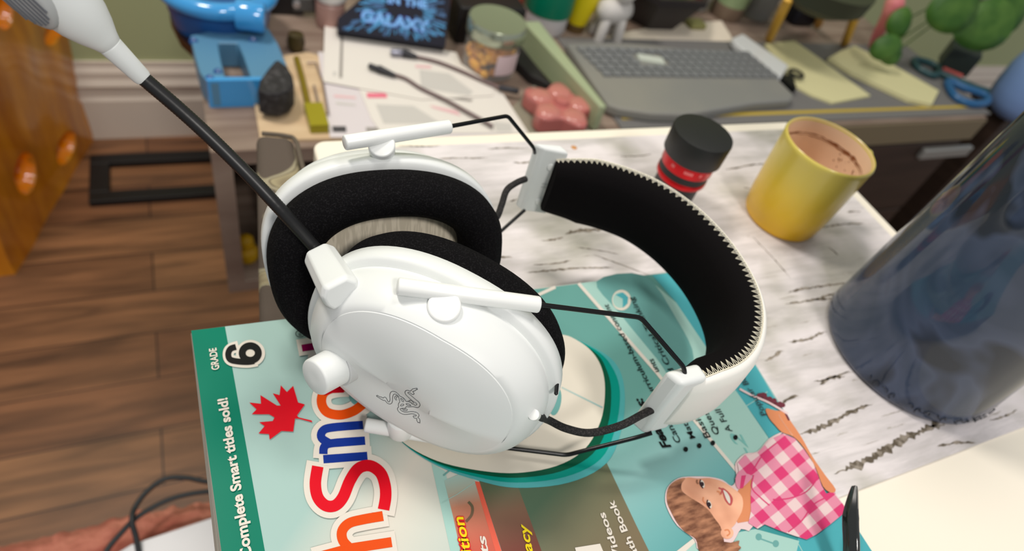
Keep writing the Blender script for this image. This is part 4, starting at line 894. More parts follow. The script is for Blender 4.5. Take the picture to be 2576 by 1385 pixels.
sheet('printed_sheet', [(900, 215), (1180, 190), (1265, 235), (1330, 335), (960, 335), (935, 300)], Z1 + .0012, mpa, 'middle printed sheet with a pink heading and grey text block', 'paper', extra=[
    ([(922, 233), (972, 234), (974, 246), (924, 246)], mpink), ([(945, 262), (1040, 266), (1110, 310), (965, 310)], mink2), ([(1080, 264), (1150, 278), (1160, 292), (1090, 272)], mpink2), ([(1120, 240), (1190, 250), (1185, 256), (1122, 246)], mink), ([(1240, 305), (1285, 310), (1290, 330), (1250, 330)], mink2)])
sheet('printed_sheet', [(817, 62), (900, 82), (1000, 104), (1148, 132), (1160, 160), (1245, 218), (1240, 240), (1060, 250), (812, 205)], Z1 + .0026, mpa, 'topmost white folded sheet with a grey bar below the star patterned box', 'paper', extra=[
    ([(857, 85), (864, 85), (861, 196), (853, 195)], mink), ([(1045, 163), (1085, 165), (1085, 172), (1045, 170)], mpink2), ([(1055, 175), (1130, 185), (1190, 230), (1180, 240), (1060, 220)], mink2), ([(838, 180), (846, 180), (845, 190), (838, 190)], mink2)])
# clip board rail and its parts
cbz = bpz + .008
cbd = thing('clipboard_rail', at(770, 230, ZD + .004), 'olive gold metal rail standing along the left of the papers', 'rail')
cbd.location.z = bpz
rp = [at(746, 140, cbz), at(760, 190, cbz), (at(782, 290, cbz))]
mk('rail_bar', *tube([Vector((p_.x, p_.y, bpz + .004)) for p_ in rp], .004, 10), M('olive_gold', (140, 120, 28), .4, metal=.3), cbd)
p_ = at(745, 122, bpz); mk('rail_knob', *lathe([(.001, 0), (.010, 0), (.012, .01), (.010, .022), (.001, .024)], p_, 20), M('dark_olive', (56, 46, 14), .5), cbd)
pa, pb = at(785, 290, bpz), at(798, 335, bpz); mk('gold_block', *box(pa.x - .008, pa.x + .014, max(pb.y, .648), pa.y + .01, bpz, bpz + .012), M('gold_yellow', (150, 140, 24), .4), cbd)
wire = [at(x, y, Z1 + .004) for x, y in ((790, 215), (808, 290), (826, 285), (812, 205), (795, 158), (772, 158))]
tag(mk('paper_clip', *tube(wire, .0014, 8), M('clip_brown', (158, 140, 134), .4, metal=.5)), 'long bent wire paper clip lying on the sheets beside the gold rail', 'clip')
# usb cables
mcb = M('cable_brown_grey', (112, 92, 92), .5); mcd = M('plug_dark', (40, 40, 46), .4); mcs = M('plug_metal', (150, 150, 165), .3, metal=.7)
def usb(pts, plug, tip, label):
    t = thing('usb_cable', at(*pts[0], Z1 + .004), label, 'cable')
    mk('cable_lead', *tube(cat([at(x, y, Z1 + .0065) for x, y in pts], 8), .0024, 10), mcb, t, ang=80)
    mk('plug_body', *rod(at(*plug[0], Z1 + .009), at(*plug[1], Z1 + .008), plug[2], 12, .002, plug[3]), mcd, t)
    mk('plug_tip', *rod(at(*tip[0], Z1 + .009), at(*tip[1], Z1 + .009), tip[2], 10, .0006), mcs if tip[3] else mcd, t)
usb([(985, 186), (1020, 197), (1060, 222), (1120, 250), (1165, 275), (1210, 300), (1240, 318)], ((950, 172), (995, 190), .0055, .003), ((928, 165), (950, 173), .004, 0), 'lower brown grey cable with a dark plug crossing the printed sheets')
usb([(1045, 142), (1100, 155), (1160, 178), (1220, 205), (1260, 222)], ((1012, 132), (1050, 143), .0065, .003), ((983, 131), (1012, 133), .005, 1), 'upper brown grey cable with a silver tipped plug pointing at the folded sheet')
t_ = mk('cable_end', *rod(at(1255, 220, Z1 + .008), at(1305, 230, Z1 + .008), .0045, 12, .001), mcd)
t_.parent = [o for o in bpy.data.objects if o.name.startswith('usb_cable')][-1]; t_.location = t_.location - t_.parent.location; t_.name = 'plug_end'
# ---------------- blue gadget
mb1 = M('blue_plastic', (84, 132, 164), .4, spec=.5); mb2 = M('blue_gloss', (60, 150, 214), .15, coat=.5); mb3 = M('blue_dark', (30, 80, 140), .3)
zt = ZD + .036; zb_ = ZD
gad = thing('blue_gadget', (at(600, 255, ZD).x, at(600, 255, ZD).y, ZD), 'blue plastic handheld device with a round ring and an open handle on the desk corner', 'device')
out_ = [(478, 88), (540, 76), (672, 66), (700, 110), (716, 150), (738, 200), (648, 204), (522, 206), (502, 180), (490, 140)]
hol_ = [(547, 107), (598, 108), (612, 140), (632, 198), (567, 198), (556, 150)]
def frame_prism(outer_, inner_, z0, z1, n=40):
    def res(pl):
        P_ = [Vector((x, y)) for x, y in pl]; L_ = [(P_[i] - P_[i - 1]).length for i in range(len(P_))]; tot = sum(L_[1:]) + (P_[0] - P_[-1]).length; P_ = P_ + [P_[0]]; out = []; 
        for k in range(n):
            s_ = tot * k / n; i = 0
            while i < len(P_) - 2 and s_ > (P_[i + 1] - P_[i]).length: s_ -= (P_[i + 1] - P_[i]).length; i += 1
            out.append(P_[i].lerp(P_[i + 1], min(1, s_ / (P_[i + 1] - P_[i]).length)))
        return out
    c_ = Vector((sum(p[0] for p in inner_) / len(inner_), sum(p[1] for p in inner_) / len(inner_)))
    def angs(pl):
        out = []
        for k in range(n):
            a = 2 * math.pi * k / n; d = Vector((math.cos(a), math.sin(a))); best = None
            for i in range(len(pl)):
                p1_, p2_ = Vector(pl[i - 1]), Vector(pl[i]); e_ = p2_ - p1_; den = d.x * e_.y - d.y * e_.x
                if abs(den) < 1e-9: continue
                w_ = p1_ - c_; t = (w_.x * e_.y - w_.y * e_.x) / den; s_ = (w_.x * d.y - w_.y * d.x) / den
                if t > 0 and -1e-6 <= s_ <= 1 + 1e-6: best = t if best is None else max(best, t)
            out.append(c_ + d * (best or 1))
        return out
    O, I_ = angs(outer_), angs(inner_)
    r = lambda pl, z_: [(at(p.x, p.y, z1).x, at(p.x, p.y, z1).y, z_) for p in pl]
    return loft([r(O, z1), r(I_, z1), r(I_, z0), r(O, z0)], loop=True)
bev(mk('handle_frame', *frame_prism(out_, hol_, ZD + .001, zt, 72), mb1, gad, ang=30), .003, 2)
bl = [at(522, 210, zt - .002), at(655, 206, zt - .002)]
lowb = [at(x, y, zt) for x, y in ((520, 206), (655, 204), (660, 196), (515, 196))]
mk('front_lip', *prism([(p.x, p.y) for p in lowb], ZD, zt + .0015), mb2, gad)
blk = [at(x, y, ZD + .044) for x, y in ((648, 226), (668, 234), (700, 237), (726, 228), (740, 210), (736, 188), (722, 165), (702, 150), (692, 151), (674, 172), (654, 200))]
bev(mk('grip_pad', *prism([(p.x, p.y) for p in blk], ZD + .012, ZD + .044), M('pad_black', (34, 32, 34), .7, vary=((70, 68, 70), 120, 2, (1, 1, 1), .5, .7)), gad), .006)
rc = at(548, -34, zt + .03)
mk('ring_base', *lathe([(.01, -.058), (.056, -.058), (.064, -.02), (.064, 0), (.04, 0)], rc - Vector((0, 0, .005)), 40), mb3, gad)
tr = []; 
for k in range(48):
    a = 2 * math.pi * k / 48; d = Vector((math.cos(a), math.sin(a), 0)); tr.append([rc + d * (.064 + .012 * math.cos(q)) + Vector((0, 0, .011 * math.sin(q))) for q in [2 * math.pi * m / 12 for m in range(12)]])
mk('round_ring', *loft(tr, loop=True), mb2, gad, ang=80)
mk('barrel', *rod(at(592, 35, zt + .025), at(668, 45, zt + .025), .019, 28, .004), mb2, gad)
sdp = [at(x, y, zt - .03) for x, y in ((425, 0), (430, 60), (455, 110), (488, 140), (478, 60), (470, -20), (440, -40))]
mk('brown_side_shell', *prism([(p.x, p.y) for p in sdp], zt - .034, zt - .02), M('brown_black', (42, 24, 22), .4), gad)
for x, y in ((528, 78), (636, 102), (487, 104), (528, 198), (548, 182)): mk('screw_cap', *rod(at(x, y, zt - .001), at(x, y, zt + .001), .005, 16, .0004), mb3, gad)
# crimson box with black base
cr = thing('crimson_case', (at(700, 95, ZD).x, at(700, 95, ZD).y, ZD), 'crimson case on a black base behind the blue device', 'case')
f0, f1 = at(690, 98, ZD), at(785, 98, ZD)
bev(mk('case_base', *box(f0.x, f1.x, f0.y + .065, f0.y + .20, ZD, ZD + .035), M('base_black', (26, 24, 26), .35), cr), .004)
bev(mk('case_lid', *box(f0.x - .01, f1.x + .004, f0.y + .07, f0.y + .195, ZD + .035, ZD + .17), M('crimson', (138, 16, 42), .35, coat=.3), cr), .008)
bev(mk('case_latch', *box(f0.x + .035, f0.x + .075, f0.y + .061, f0.y + .066, ZD + .008, ZD + .03), M('latch_grey', (90, 90, 88), .4), cr), .002)
mk('stud', *rod(Vector((f1.x - .012, f0.y + .066, ZD + .02)), Vector((f1.x - .012, f0.y + .059, ZD + .02)), .006, 16, .001), M('stud_silver', (200, 200, 205), .2, metal=.8), cr)
# white capped bottle
wp_ = at(830, 62, ZD)
wb_ = thing('capped_bottle', wp_, 'small bottle with a white round cap behind the papers next to the crimson case', 'bottle')
mk('bottle_body', *lathe([(.001, 0), (.019, 0), (.021, .004), (.021, .035), (.016, .042), (.001, .042)], wp_, 28), M('bottle_pinkish', (190, 150, 140), .4), wb_); mk('bottle_cap', *lathe([(.001, .042), (.022, .042), (.024, .046), (.024, .068), (.020, .074), (.001, .075)], wp_, 28), M('cap_white', (232, 228, 224), .4), wb_)
# galaxy box: leaning dark blue card box
gb = thing('galaxy_box', (at(1010, 100, ZD).x, at(1010, 100, ZD).y, ZD), 'dark navy box with bright blue star streaks and lettering above the white sheet', 'box')
zz = ZD + .022
gx = [at(848, 78, zz), at(1120, 118, zz)]
gxa, gxb = gx; gu = (gxb - gxa); gL = gu.length; gu.normalize(); gv = Vector((-gu.y, gu.x, 0)); tilt = math.radians(42); gup = (gv * math.cos(tilt) + Vector((0, 0, 1)) * math.sin(tilt)).normalized(); gn = gu.cross(gup).normalized()
def gP(u, v, d=0): return gxa + gu * u + gup * v + gn * d
GH = .20
def gplane(px, py):
    d = ray(px, py); t = (gxa - CAM).dot(gn) / d.dot(gn); p = CAM + d * t - gxa; return p.dot(gu), p.dot(gup)
u_l = gplane(905, 30)[0]
fp_ = [(0, 0), (gL, 0), (gL + .01, GH), (u_l + .03, GH), (u_l, .05), (0.0, .018)]
mk('box_body', *loft([[gP(u, v, 0) for u, v in fp_], [gP(u, v, -.02) for u, v in fp_]]), M('galaxy_navy', (12, 14, 32), .55, spec=.25), gb, smooth=False)
# prop foot so the box stands
mk('box_foot', *box(min(gxa.x, gxb.x) + .09, max(gxa.x, gxb.x) - .03, gxa.y + .06, gxa.y + .10, ZD, zz + .035), M('galaxy_navy', (0, 0, 0)), gb, smooth=False)
ga = MB(); c_ = gplane(1010, 20)
for k in range(520):
    a = random.uniform(0, 2 * math.pi); r0 = random.uniform(.022, .09); r1 = r0 + random.uniform(.008, .022); wd = random.uniform(.0010, .0022)
    d = Vector((math.cos(a), math.sin(a) * .72)); n_ = Vector((-d.y, d.x)).normalized(); p0_ = Vector(c_) + d * r0; p1_ = Vector(c_) + d * r1
    q = [p0_ - n_ * wd * .4, p1_ - n_ * wd, p1_ + n_ * wd, p0_ + n_ * wd * .4]
    if all(inside((v.x, v.y), [(0.002, 0.002), (gL - .002, .002), (gL + .006, GH - .002), (u_l + .03, GH - .002), (u_l + .002, .05), (.004, .016)]) for v in q): ga.add([gP(v.x, v.y, .0003 + k * 1e-6) for v in q], [[0, 1, 2, 3]], random.choice((0, 1)))
def gt(s_, p0_, p1_, hpx, grow=0, mi=2, lift=.0008):
    a, b__ = gplane(*p0_), gplane(*p1_); h = (Vector(gplane(p0_[0], p0_[1] - hpx)) - Vector(a)).length
    fit_text(ga, s_, gP(*a, lift), gP(*b__, lift), h, mi, nrm=gn, bold=.03, grow=grow)
gt('GALAXY', (908, 52), (1078, 82), 28, .04, 3, .0006); gt('GALAXY', (908, 52), (1078, 82), 28)
gt('IN THE', (975, 8), (1075, 22), 20, .03, 3, .0006); gt('IN THE', (975, 8), (1075, 22), 20)
ga.build('box_artwork', [M('streak_blue', (50, 130, 180), .4), M('streak_deep', (36, 84, 130), .4), M('letter_blue', (110, 170, 226), .4), M('letter_shadow', (48, 60, 170), .4)], gb, smooth=False)
# orange box behind the jar
ob = at(1200, 62, ZD); tag(bev(mk('coral_box', *box(at(1130, 60, ZD).x + .01, at(1322, 60, ZD).x, ob.y + .03, ob.y + .14, ZD + .0, ZD + .10), M('coral_card', (198, 100, 74), .5, vary=((150, 60, 44), 3, 1, (6, 1, 1), .5, .75))), .003), 'coral orange carton standing behind the snack jar', 'carton')
bo = at(1145, 112, ZD); tag(bev(mk('speaker_block', *box(bo.x, bo.x + .11, bo.y + .002, bo.y + .05, ZD, ZD + .06), M('block_black', (24, 22, 24), .5)), .003), 'low black block between the navy box and the snack jar', 'block')
# snack jar
jb = at(1226, 172, ZD); jr = .041
jt = thing('snack_jar', jb, 'clear jar of yellow snacks with a silver lid on the desk', 'jar')
mgls = M('clear_plastic', (240, 240, 236), .05, alpha=.08)
mk('jar_wall', *lathe([(.001, 0), (.036, 0), (jr, .004), (jr, .052), (.039, .056), (.038, .060), (.036, .060), (.037, .055), (.0395, .051), (.0395, .004), (.001, .002)], jb, 40), mgls, jt)
mk('jar_lid', *lathe([(.001, .057), (.042, .057), (.0435, .059), (.0435, .077), (.0415, .080), (.037, .079), (.001, .079)], jb, 40), M('lid_silver', (176, 184, 164), .22, metal=.75), jt, ang=40)
sn = MB()
for k in range(110):
    a = random.uniform(0, 6.28); r0 = .032 * random.random() ** .35; c_ = jb + Vector((math.cos(a) * r0, math.sin(a) * r0, .008 + .0004 * k)); s_ = random.uniform(.005, .008)
    V, F = lathe([(.0001, -s_), (s_ * .75, -s_ * .6), (s_, 0), (s_ * .7, s_ * .65), (.0001, s_)], c_, 8, (random.uniform(-1, 1), random.uniform(-1, 1), random.uniform(-1, 1))); sn.add(V, F, k % 2)
tag(sn.build('snack_pieces', [M('snack_yellow', (238, 176, 60), .6), M('snack_pale', (220, 150, 66), .6)], jt), 'yellow crunchy pieces heaped in the jar', kind='stuff')
lbm = MB(); V = []; F = []
for i in range(13):
    a = -1.75 + i * .085
    for z_ in (.014, .046): V.append(jb + Vector((math.cos(a) * (jr + .0004), math.sin(a) * (jr + .0004), z_)))
    if i: F.append([2 * i - 2, 2 * i - 1, 2 * i + 1, 2 * i])
lbm.add(V, F); lbm.build('jar_label', M('label_lilac', (222, 200, 204), .5), jt)
# pink flower shaped soap box + clear tray
fl = at(1420, 280, ZD); flt = thing('flower_box', (fl.x, fl.y, ZD), 'clear box holding a pink flower shaped tray on the desk edge', 'box')
pts = [];
zf = ZD + .028; fc = at(1412, 258, zf)
def flower(r0, amp, z0, z1, n=90, N=5, ph=.3): return loft([[(fc.x + (r0 + amp * math.cos(N * a + ph)) * math.cos(a), fc.y + (r0 + amp * math.cos(N * a + ph)) * math.sin(a), z_) for a in [2 * math.pi * k / n for k in range(n)]] for z_ in (z0, z1)])
bev(mk('pink_flower', *flower(.046, .009, ZD + .002, zf), M('flower_pink', (186, 108, 102), .3, coat=.3, vary=((160, 60, 66), 14, 2, (1, 1, 1), .55, .75)), flt, ang=60), .004)
for k in range(5):
    a = 2 * math.pi * k / 5 - .06; mk('petal_dome', *lathe([(.017, 0), (.015, .002), (.009, .0035), (.001, .004)], Vector((fc.x + .031 * math.cos(a), fc.y + .031 * math.sin(a), zf - .0005)), 20), M('petal_rose', (192, 122, 112), .25, coat=.4), flt)
mk('flower_centre', *lathe([(.012, 0), (.010, .006), (.001, .008)], Vector((fc.x, fc.y, zf)), 16), M('flower_pink', (0, 0, 0)), flt)
# green translucent bar (box lid edge) leaning diagonally
mgb = M('pale_green_plastic', (184, 196, 158), .25, trans=.25)
zl = ZD + .045; la, lb_ = at(1338, 52, zl), at(1542, 300, zl)
dl = (lb_ - la).normalized(); sl = Vector((dl.y, -dl.x, 0)); sl = sl if sl.x > 0 else -sl
V = [la - sl * .016, lb_ - sl * .005, lb_ + sl * .006, la + sl * .014]
bev(mk('green_wall', *prism([(v.x, max(v.y, .649)) for v in V], ZD + .0035, zl), mgb, flt), .003)
V = [la - sl * .017, lb_ - sl * .006, lb_ - sl * .115, la + dl * .17 - sl * .115, la + dl * .10 - sl * .03]
flt['label'] = 'clear and pale green edged box holding a pink flower shaped tray'
bev(mk('clear_tray', *prism([(v.x, max(v.y, .649)) for v in V], ZD + .0005, ZD + .0018), M('tray_clear', (196, 190, 170), .2, trans=.6, ior=1.1), flt), .0005)
tag(bev(mk('dark_pouch', *prism([(v.x, max(v.y, .649)) for v in [la + dl * .02 - sl * .022, la + dl * .13 - sl * .022, la + dl * .10 - sl * .045, la - sl * .062]], ZD + .0002, ZD + .016), M('pouch_black', (30, 28, 28), .6)), .002), 'dark flat pouch squeezed between the snack jar and green edged box', 'pouch')
# green and white bottle
gbp = at(1366, 66, ZD + .0); gbt = thing('green_bottle', gbp, 'squat bottle with a deep green top and white base near the desk back', 'bottle')
mk('bottle_base', *lathe([(.001, 0), (.036, 0), (.038, .004), (.038, .032), (.001, .032)], gbp, 36), M('bottle_white', (206, 204, 206), .4), gbt); mk('bottle_top', *lathe([(.001, .032), (.040, .032), (.041, .036), (.039, .12), (.03, .13), (.001, .13)], gbp, 36), M('bottle_green', (0, 122, 92), .35), gbt)
# yellow figure
yb = at(1444, 74, ZD); yt = thing('yellow_tube', yb, 'bright yellow squeeze tube beside the green bottle', 'tube')
mk('tube_body', *lathe([(.001, 0), (.012, 0), (.016, .01), (.024, .05), (.030, .10), (.028, .13), (.001, .14)], yb, 28, (.12, .1, 1)), M('tube_yellow', (226, 206, 20), .4), yt); mk('tube_foot', *lathe([(.001, -.0), (.017, 0), (.017, .014), (.001, .014)], yb, 20), M('foot_brown', (96, 74, 40), .5), yt)
# white figurine
fg = at(1520, 92, ZD); ft_ = thing('white_figurine', fg, 'small white four legged figurine in front of the plant pot', 'figurine')
mfg = M('figurine_white', (206, 202, 198), .5)
for x_, y_ in ((-.022, -.018), (.016, -.018), (-.018, .014), (.018, .014)): mk('leg', *rod(fg + Vector((x_, y_, 0)), fg + Vector((x_ * .8, y_ * .8, .04)), .009, 16, .002), mfg, ft_)
mk('body', *lathe([(.001, -.034), (.016, -.03), (.023, -.012), (.024, .012), (.017, .03), (.001, .034)], fg + Vector((0, 0, .05)), 24, (1, .2, 0)), mfg, ft_, ang=80)
mk('head', *lathe([(.001, -.02), (.014, -.015), (.021, 0), (.016, .015), (.001, .02)], fg + Vector((.006, -.006, .085)), 24), mfg, ft_, ang=80)
mk('round_lid', *lathe([(.001, 0), (.030, 0), (.032, .004), (.026, .008), (.001, .009)], fg + Vector((.022, .0, .103)), 24), M('lid_cream', (226, 216, 184), .4), ft_)
# hexagonal bonsai pot
hp_ = at(1655, 70, ZD + .0); hp_.y += .03; pot = thing('bonsai_pot', (hp_.x, hp_.y, ZD), 'dark hexagonal tray pot with mossy soil behind the keyboard', 'pot')
def hexr(r, z_, sy=.8): return [(hp_.x + r * math.cos(a), hp_.y + r * sy * math.sin(a), z_) for a in [math.pi / 3 * k for k in range(6)]]
mk('pot_wall', *loft([hexr(.055, ZD + .001), hexr(.095, ZD + .06), hexr(.102, ZD + .062), hexr(.102, ZD + .074), hexr(.090, ZD + .074), hexr(.088, ZD + .058)]), M('pot_black', (40, 34, 34), .5), pot, smooth=False)
mk('moss', *loft([hexr(.088, ZD + .059), hexr(.07, ZD + .070), hexr(.03, ZD + .076)]), M('moss_green', (70, 84, 36), .9, vary=((104, 78, 58), 16, 4, (1, 1, 1), .4, .65), bump=(60, 1, .01)), pot)
for k, (dx, dy, r0, mt_) in enumerate(((.055, -.03, .022, ('pebble_red', (176, 96, 84))), (.0, -.045, .018, ('moss_bright', (84, 110, 40))), (.02, .0, .024, ('moss_bright', (84, 110, 40))), (-.04, -.02, .02, ('pebble_brown', (100, 78, 60))))):
    mk('mound', *lathe([(.001, -r0 * .6), (r0 * .8, -r0 * .4), (r0, 0), (r0 * .7, r0 * .6), (.001, r0 * .8)], Vector((hp_.x + dx, hp_.y + dy, ZD + .074)), 18), M(*mt_, .7), pot, ang=80)
# tissue under pot
ts = [(1500, 100), (1560, 75), (1700, 62), (1800, 58), (1830, 95), (1848, 126), (1740, 120), (1600, 104)]
bm = MB(); zt_ = ZD + .0245
tsv = [at(x, y, ZD + .001) for x, y in ts]
tag(mk('paper_tissue', *prism([(p_.x, p_.y) for p_ in [at(x, y, ZD + .001) for x, y in [(1500, 104), (1540, 85), (1700, 60), (1815, 52), (1840, 92), (1852, 130), (1740, 124), (1600, 112)]]], ZD, ZD + .0009), M('tissue_cream', (226, 214, 196), .8), smooth=False), 'cream paper tissue spread behind the keyboard under the pot', 'tissue')
ot = at(1750, 68, ZD + .001); tag(bev(mk('olive_block', *box(ot.x - .02, ot.x + .016, ot.y - .012, ot.y + .015, ZD + .001, ZD + .012), M('olive_soft', (140, 138, 84), .6)), .003), 'small olive green eraser block on the cream tissue', 'eraser')
# sage cup, clear cup
sc = at(1845, 62, ZD); sc.y += .035; sct = thing('sage_cup', sc, 'pale sage green cup with a brown base behind the tissue', 'cup')
mk('cup_base', *lathe([(.001, 0), (.030, 0), (.032, .003), (.033, .03), (.001, .03)], sc, 32), M('cup_brown', (122, 104, 88), .5), sct); mk('cup_wall', *lathe([(.001, .03), (.033, .03), (.045, .16), (.042, .16), (.03, .034), (.001, .034)], sc, 32), M('cup_sage', (146, 166, 124), .35), sct)
sc = at(1915, 55, ZD); sc.y += .03; tag(mk('glass_cup', *lathe([(.001, 0), (.030, 0), (.034, .006), (.040, .13), (.037, .13), (.031, .01), (.001, .006)], sc, 32), M('frosted_grey', (176, 178, 176), .3, trans=.35)), 'frosted grey cup behind the golden sticks', 'cup')
sc = at(1784, 36, ZD); sc.y += .03; sc.x -= .022; tag(mk('clear_cup', *lathe([(.001, 0), (.024, 0), (.028, .006), (.032, .11), (.029, .11), (.025, .01), (.001, .006)], sc, 32), M('frosted_pale', (190, 190, 188), .3, trans=.4)), 'frosted pale tumbler squeezed between the plant pot and sage cup', 'cup')
# golden stand
mgo = M('gold_yellow_legs', (206, 158, 52), .35, metal=.2)
gst = thing('golden_stand', (at(2020, 80, ZD).x, at(2020, 80, ZD).y, ZD), 'golden yellow legged stand holding a dark planter near the pink flower', 'stand')
for (bx_, by_), (tx_, ty_), zh in (((1932, 103), (1985, -5), .12), ((2055, 67), (2085, -5), .09), ((2122, 114), (2165, 8), .12)):
    p0_ = at(bx_, by_, ZD + .006); p0_.z = ZD + .0095; p1_ = at(tx_, ty_, ZD + zh); mk('stand_leg', *rod(p0_, p1_, .0085, 18, .002), mgo, gst)
pc = at(2060, -10, ZD + .12); mk('planter_dish', *lathe([(.001, 0), (.05, 0), (.085, .02), (.09, .05), (.08, .05), (.001, .03)], pc - Vector((0, 0, .02)), 36), M('planter_dark', (52, 56, 40), .5), gst)
dk2 = at(2015, 62, ZD); tag(bev(mk('navy_pouch', *box(dk2.x - .035, dk2.x + .03, dk2.y - .01, dk2.y + .05, ZD, ZD + .045), M('navy_black', (22, 22, 34), .5)), .01), 'small navy black pouch under the golden stand', 'pouch')
# sticky papers
myp = M('paper_yellow', (212, 206, 158), .6)
sheet('yellow_paper', [(1925, 110), (1998, 102), (2060, 145), (2120, 190), (2190, 240), (2095, 258), (2045, 240), (1990, 210), (1960, 160)], ZD + .007, myp, 'pale yellow paper slip under the black binder clip', 'paper', t=.004)
sheet('yellow_paper', [(2085, 145), (2115, 128), (2150, 115), (2250, 165), (2362, 228), (2345, 262), (2290, 250), (2200, 208), (2140, 180)], ZD + .012, myp, 'pale yellow folded paper next to the blue scissors', 'paper', t=.008)
wv = [at(x, y, ZD + .02) for x, y in ((1842, 95), (1868, 84), (1985, 165), (1965, 195), (1948, 190), (1850, 110))]
tag(bev(mk('plastic_sleeve', *prism([(p_.x, p_.y) for p_ in wv], ZD + .0075, ZD + .0205), M('sleeve_white', (206, 208, 208), .3)), .003), 'white plastic sleeve lying across the keyboard corner', 'sleeve')
bc = thing('binder_clip', at(1990, 200, ZD + .007), 'black binder clip gripping the corner of the yellow slip', 'clip')
q_ = [at(x, y, ZD + .018) for x, y in ((1958, 188), (1995, 188), (2004, 222), (1990, 215))]
mk('clip_body', *prism([(p_.x, p_.y) for p_ in q_], ZD + .0072, ZD + .018), M('clip_black', (20, 20, 20), .4), bc)
rg = at(2003, 185, ZD + .014); mk('clip_ring', *loft([[rg + Vector((math.cos(a), math.sin(a), 0)) * (.013 + .003 * math.cos(q)) + Vector((0, 0, .003 * math.sin(q))) for q in [2 * math.pi * m / 8 for m in range(8)]] for a in [2 * math.pi * k / 28 for k in range(28)]], loop=True), M('clip_black', (0, 0, 0)), bc)
# scissors and dark box
scs = thing('scissors', at(2390, 210, ZD), 'blue handled scissors lying on the right end of the desk', 'scissors')
zs = ZD + .010
mbl = M('scissor_blue', (36, 92, 140), .35); mte = M('scissor_teal', (36, 72, 76), .4)
def loop(pxs, r, m, nm='finger_loop'): mk(nm, *loft([[p + (f[1] * math.cos(q) + f[2] * math.sin(q)) * r for q in [2 * math.pi * m_ / 8 for m_ in range(8)]] for p, f in zip(P_, frames(P_))], loop=True) if False else tube(P_ + [P_[0]], r, 10), m, scs)
P_ = cat([at(x, y, zs) for x, y in ((2385, 205), (2430, 222), (2478, 240), (2480, 258), (2440, 260), (2400, 240))], 6, True); loop(None, .0075, mbl)
P_ = cat([at(x, y, zs) for x, y in ((2300, 150), (2340, 158), (2362, 175), (2350, 190), (2312, 172))], 6, True); loop(None, .0065, mte)
mk('blade', *tube([at(2360, 182, zs), at(2400, 200, zs), at(2455, 222, zs), at(2485, 228, zs)], [.007, .009, .008, .006], 10), mte, scs)
mk('red_strip', *tube([at(2372, 172, zs + .006), at(2420, 192, zs + .006)], .004, 8), M('strip_red', (196, 84, 76), .5), scs)
tag(bev(mk('dark_green_box', *prism([(p_.x, p_.y) for p_ in [at(x, y, ZD + .05) for x, y in ((2400, 92), (2474, 118), (2472, 146), (2398, 120))]], ZD + .0005, ZD + .05), M('box_dark_green', (34, 46, 42), .5)), .003), 'small dark green box behind the scissors', 'box')
# trailing plant leaves in a pot
pl = at(2345, 100, ZD); plt = thing('potted_creeper', (pl.x + .17, pl.y + .06, ZD), 'leafy green creeper in a dim grey pot at the end of the desk', 'plant')
pc_ = plt.location
mk('pot', *lathe([(.001, 0), (.05, 0), (.068, .085), (.072, .09), (.064, .09), (.001, .075)], pc_, 32), M('pot_grey', (104, 106, 92), .6), plt)
mlf = M('leaf_green', (50, 92, 24), .5, vary=((74, 112, 40), 30, 2, (1, 1, 1), .4, .7))
for cx_, cy_, rx, ry, zz_, an in ((2400, 28, 38, 34, .14, .4), (2480, 70, 44, 36, .12, .6), (2265, 60, 20, 24, .09, .2), (2232, 125, 27, 22, .06, .7), (2245, 142, 18, 16, .05, .1), (2535, 30, 30, 34, .14, .3)):
    c_ = at(cx_, cy_, ZD + zz_); sc_ = (at(cx_ + rx, cy_, ZD + zz_) - c_).length; V = []; F = []
    u_ = RW @ Vector((1, 0, 0)); v_ = (RW @ Vector((0, .8, .45))).normalized(); nrm = u_.cross(v_)
    n = 20; R = []
    for rr_ in (1, .6, .12):
        R.append([c_ + (u_ * (math.cos(a + an) * sc_) + v_ * (math.sin(a + an) * sc_ * (ry / rx) * (1 + .15 * math.cos(a)))) * rr_ - nrm * (.006 * rr_ ** 2) for a in [2 * math.pi * k / n for k in range(n)]])
    V, F = loft(R, False, True); nV = len(V); V2 = [p_ - nrm * .0012 for p_ in V]; F2 = [[i + nV for i in f[::-1]] for f in F]
    F3 = [[k, (k + 1) % n, nV + (k + 1) % n, nV + k] for k in range(n)]
    mk('leaf', V + V2, F + F2 + F3, mlf, plt, ang=80)
    mk('stem', *tube(cat([pc_ + Vector((0, 0, .085)), (pc_ + c_) / 2 + Vector((0, 0, .07)), c_ - nrm * .006], 6), .0018, 8), M('stem_green', (74, 92, 44), .6), plt)
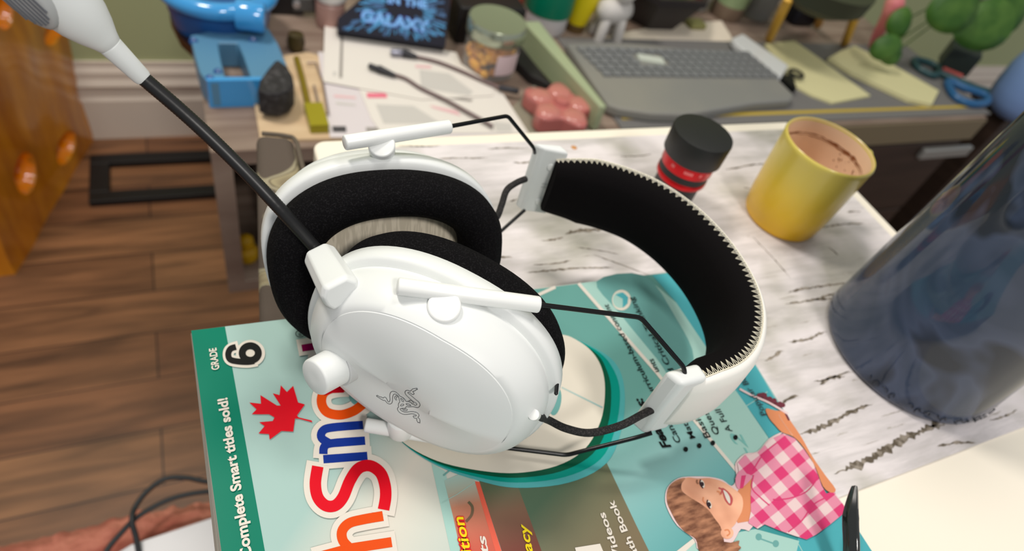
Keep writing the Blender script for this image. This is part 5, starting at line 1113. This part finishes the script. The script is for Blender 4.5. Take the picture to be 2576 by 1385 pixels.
# pink flower
pf = thing('pink_flower', (at(2195, 108, ZD).x, at(2195, 108, ZD).y, ZD), 'pink folded flower on a stalk between the golden stand and the creeper', 'flower')
a_ = at(2202, 100, ZD + .02); a_.z = ZD + .0; b__ = at(2235, 40, ZD + .08); c_ = at(2262, -10, ZD + .12)
mk('petals', *tube([a_, a_.lerp(b__, .4), b__, b__.lerp(c_, .6), c_], [.004, .010, .014, .020, .012], 12), M('petal_pink', (208, 112, 120), .5, vary=((222, 150, 140), 14, 2, (1, 1, 1), .4, .7)), pf, ang=80)
# light blue rounded canister on a dark plinth past the end of the desk
cup_c = aty(2596, 215, .70)
bt = thing('blue_canister', (cup_c.x, cup_c.y, FLOOR_Z), 'light blue rounded canister standing on a dark plinth past the end of the desk', 'canister')
zb0 = cup_c.z - .075; rb = .062
mk('canister_body', *lathe([(.001, 0), (rb * .5, .002), (rb * .8, .014), (rb * .95, .034), (rb, .06), (rb, .10), (rb * .92, .13), (rb * .7, .152), (rb * .3, .162), (.001, .163)], Vector((cup_c.x, cup_c.y, zb0)), 40), M('canister_blue', (120, 150, 200), .5), bt, ang=60)
bev(mk('plinth', *box(cup_c.x - .02, cup_c.x + .10, cup_c.y - .02, cup_c.y + .08, FLOOR_Z, zb0 + .001), mdk2, bt, smooth=False), .003)
# black cord along the baseboard
zc_ = FLOOR_Z + .004
tag(mk('wall_cord', *tube(cat([at(150, 345, zc_), at(260, 341, zc_), at(330, 340, zc_), at(400, 335, zc_), at(450, 331, zc_), at(500, 336, zc_), at(600, 345, zc_)], 8), .004, 10), M('cable_black', (0, 0, 0)), ang=80), 'black cord lying on the floor along the white baseboard', 'cord')
# dark charging port on the rim of the near cup
hp2 = hit(1402, 968, -.0003)
if hp2:
    ax_ = (at(1404, 935, hp2.z) - hp2).normalized(); mk('usb_port', *tube([hp2 - ax_ * .0045, hp2 - ax_ * .004, hp2 + ax_ * .004, hp2 + ax_ * .0045], [.0004, .0008, .0008, .0004], 12), M('port_dark', (20, 20, 22), .2), shN)

st_ = at(1444, 371); tag(mk('coffee_spot', *loft([[(st_.x + r_ * math.cos(a), st_.y + r_ * math.sin(a), z_) for a in [2 * math.pi * k / 18 for k in range(18)]] for r_, z_ in ((.0023, .0001), (.002, .00025))]), M('spot_orange', (196, 140, 84), .5)), 'small orange brown spot on the placemat near the headband', 'spot')
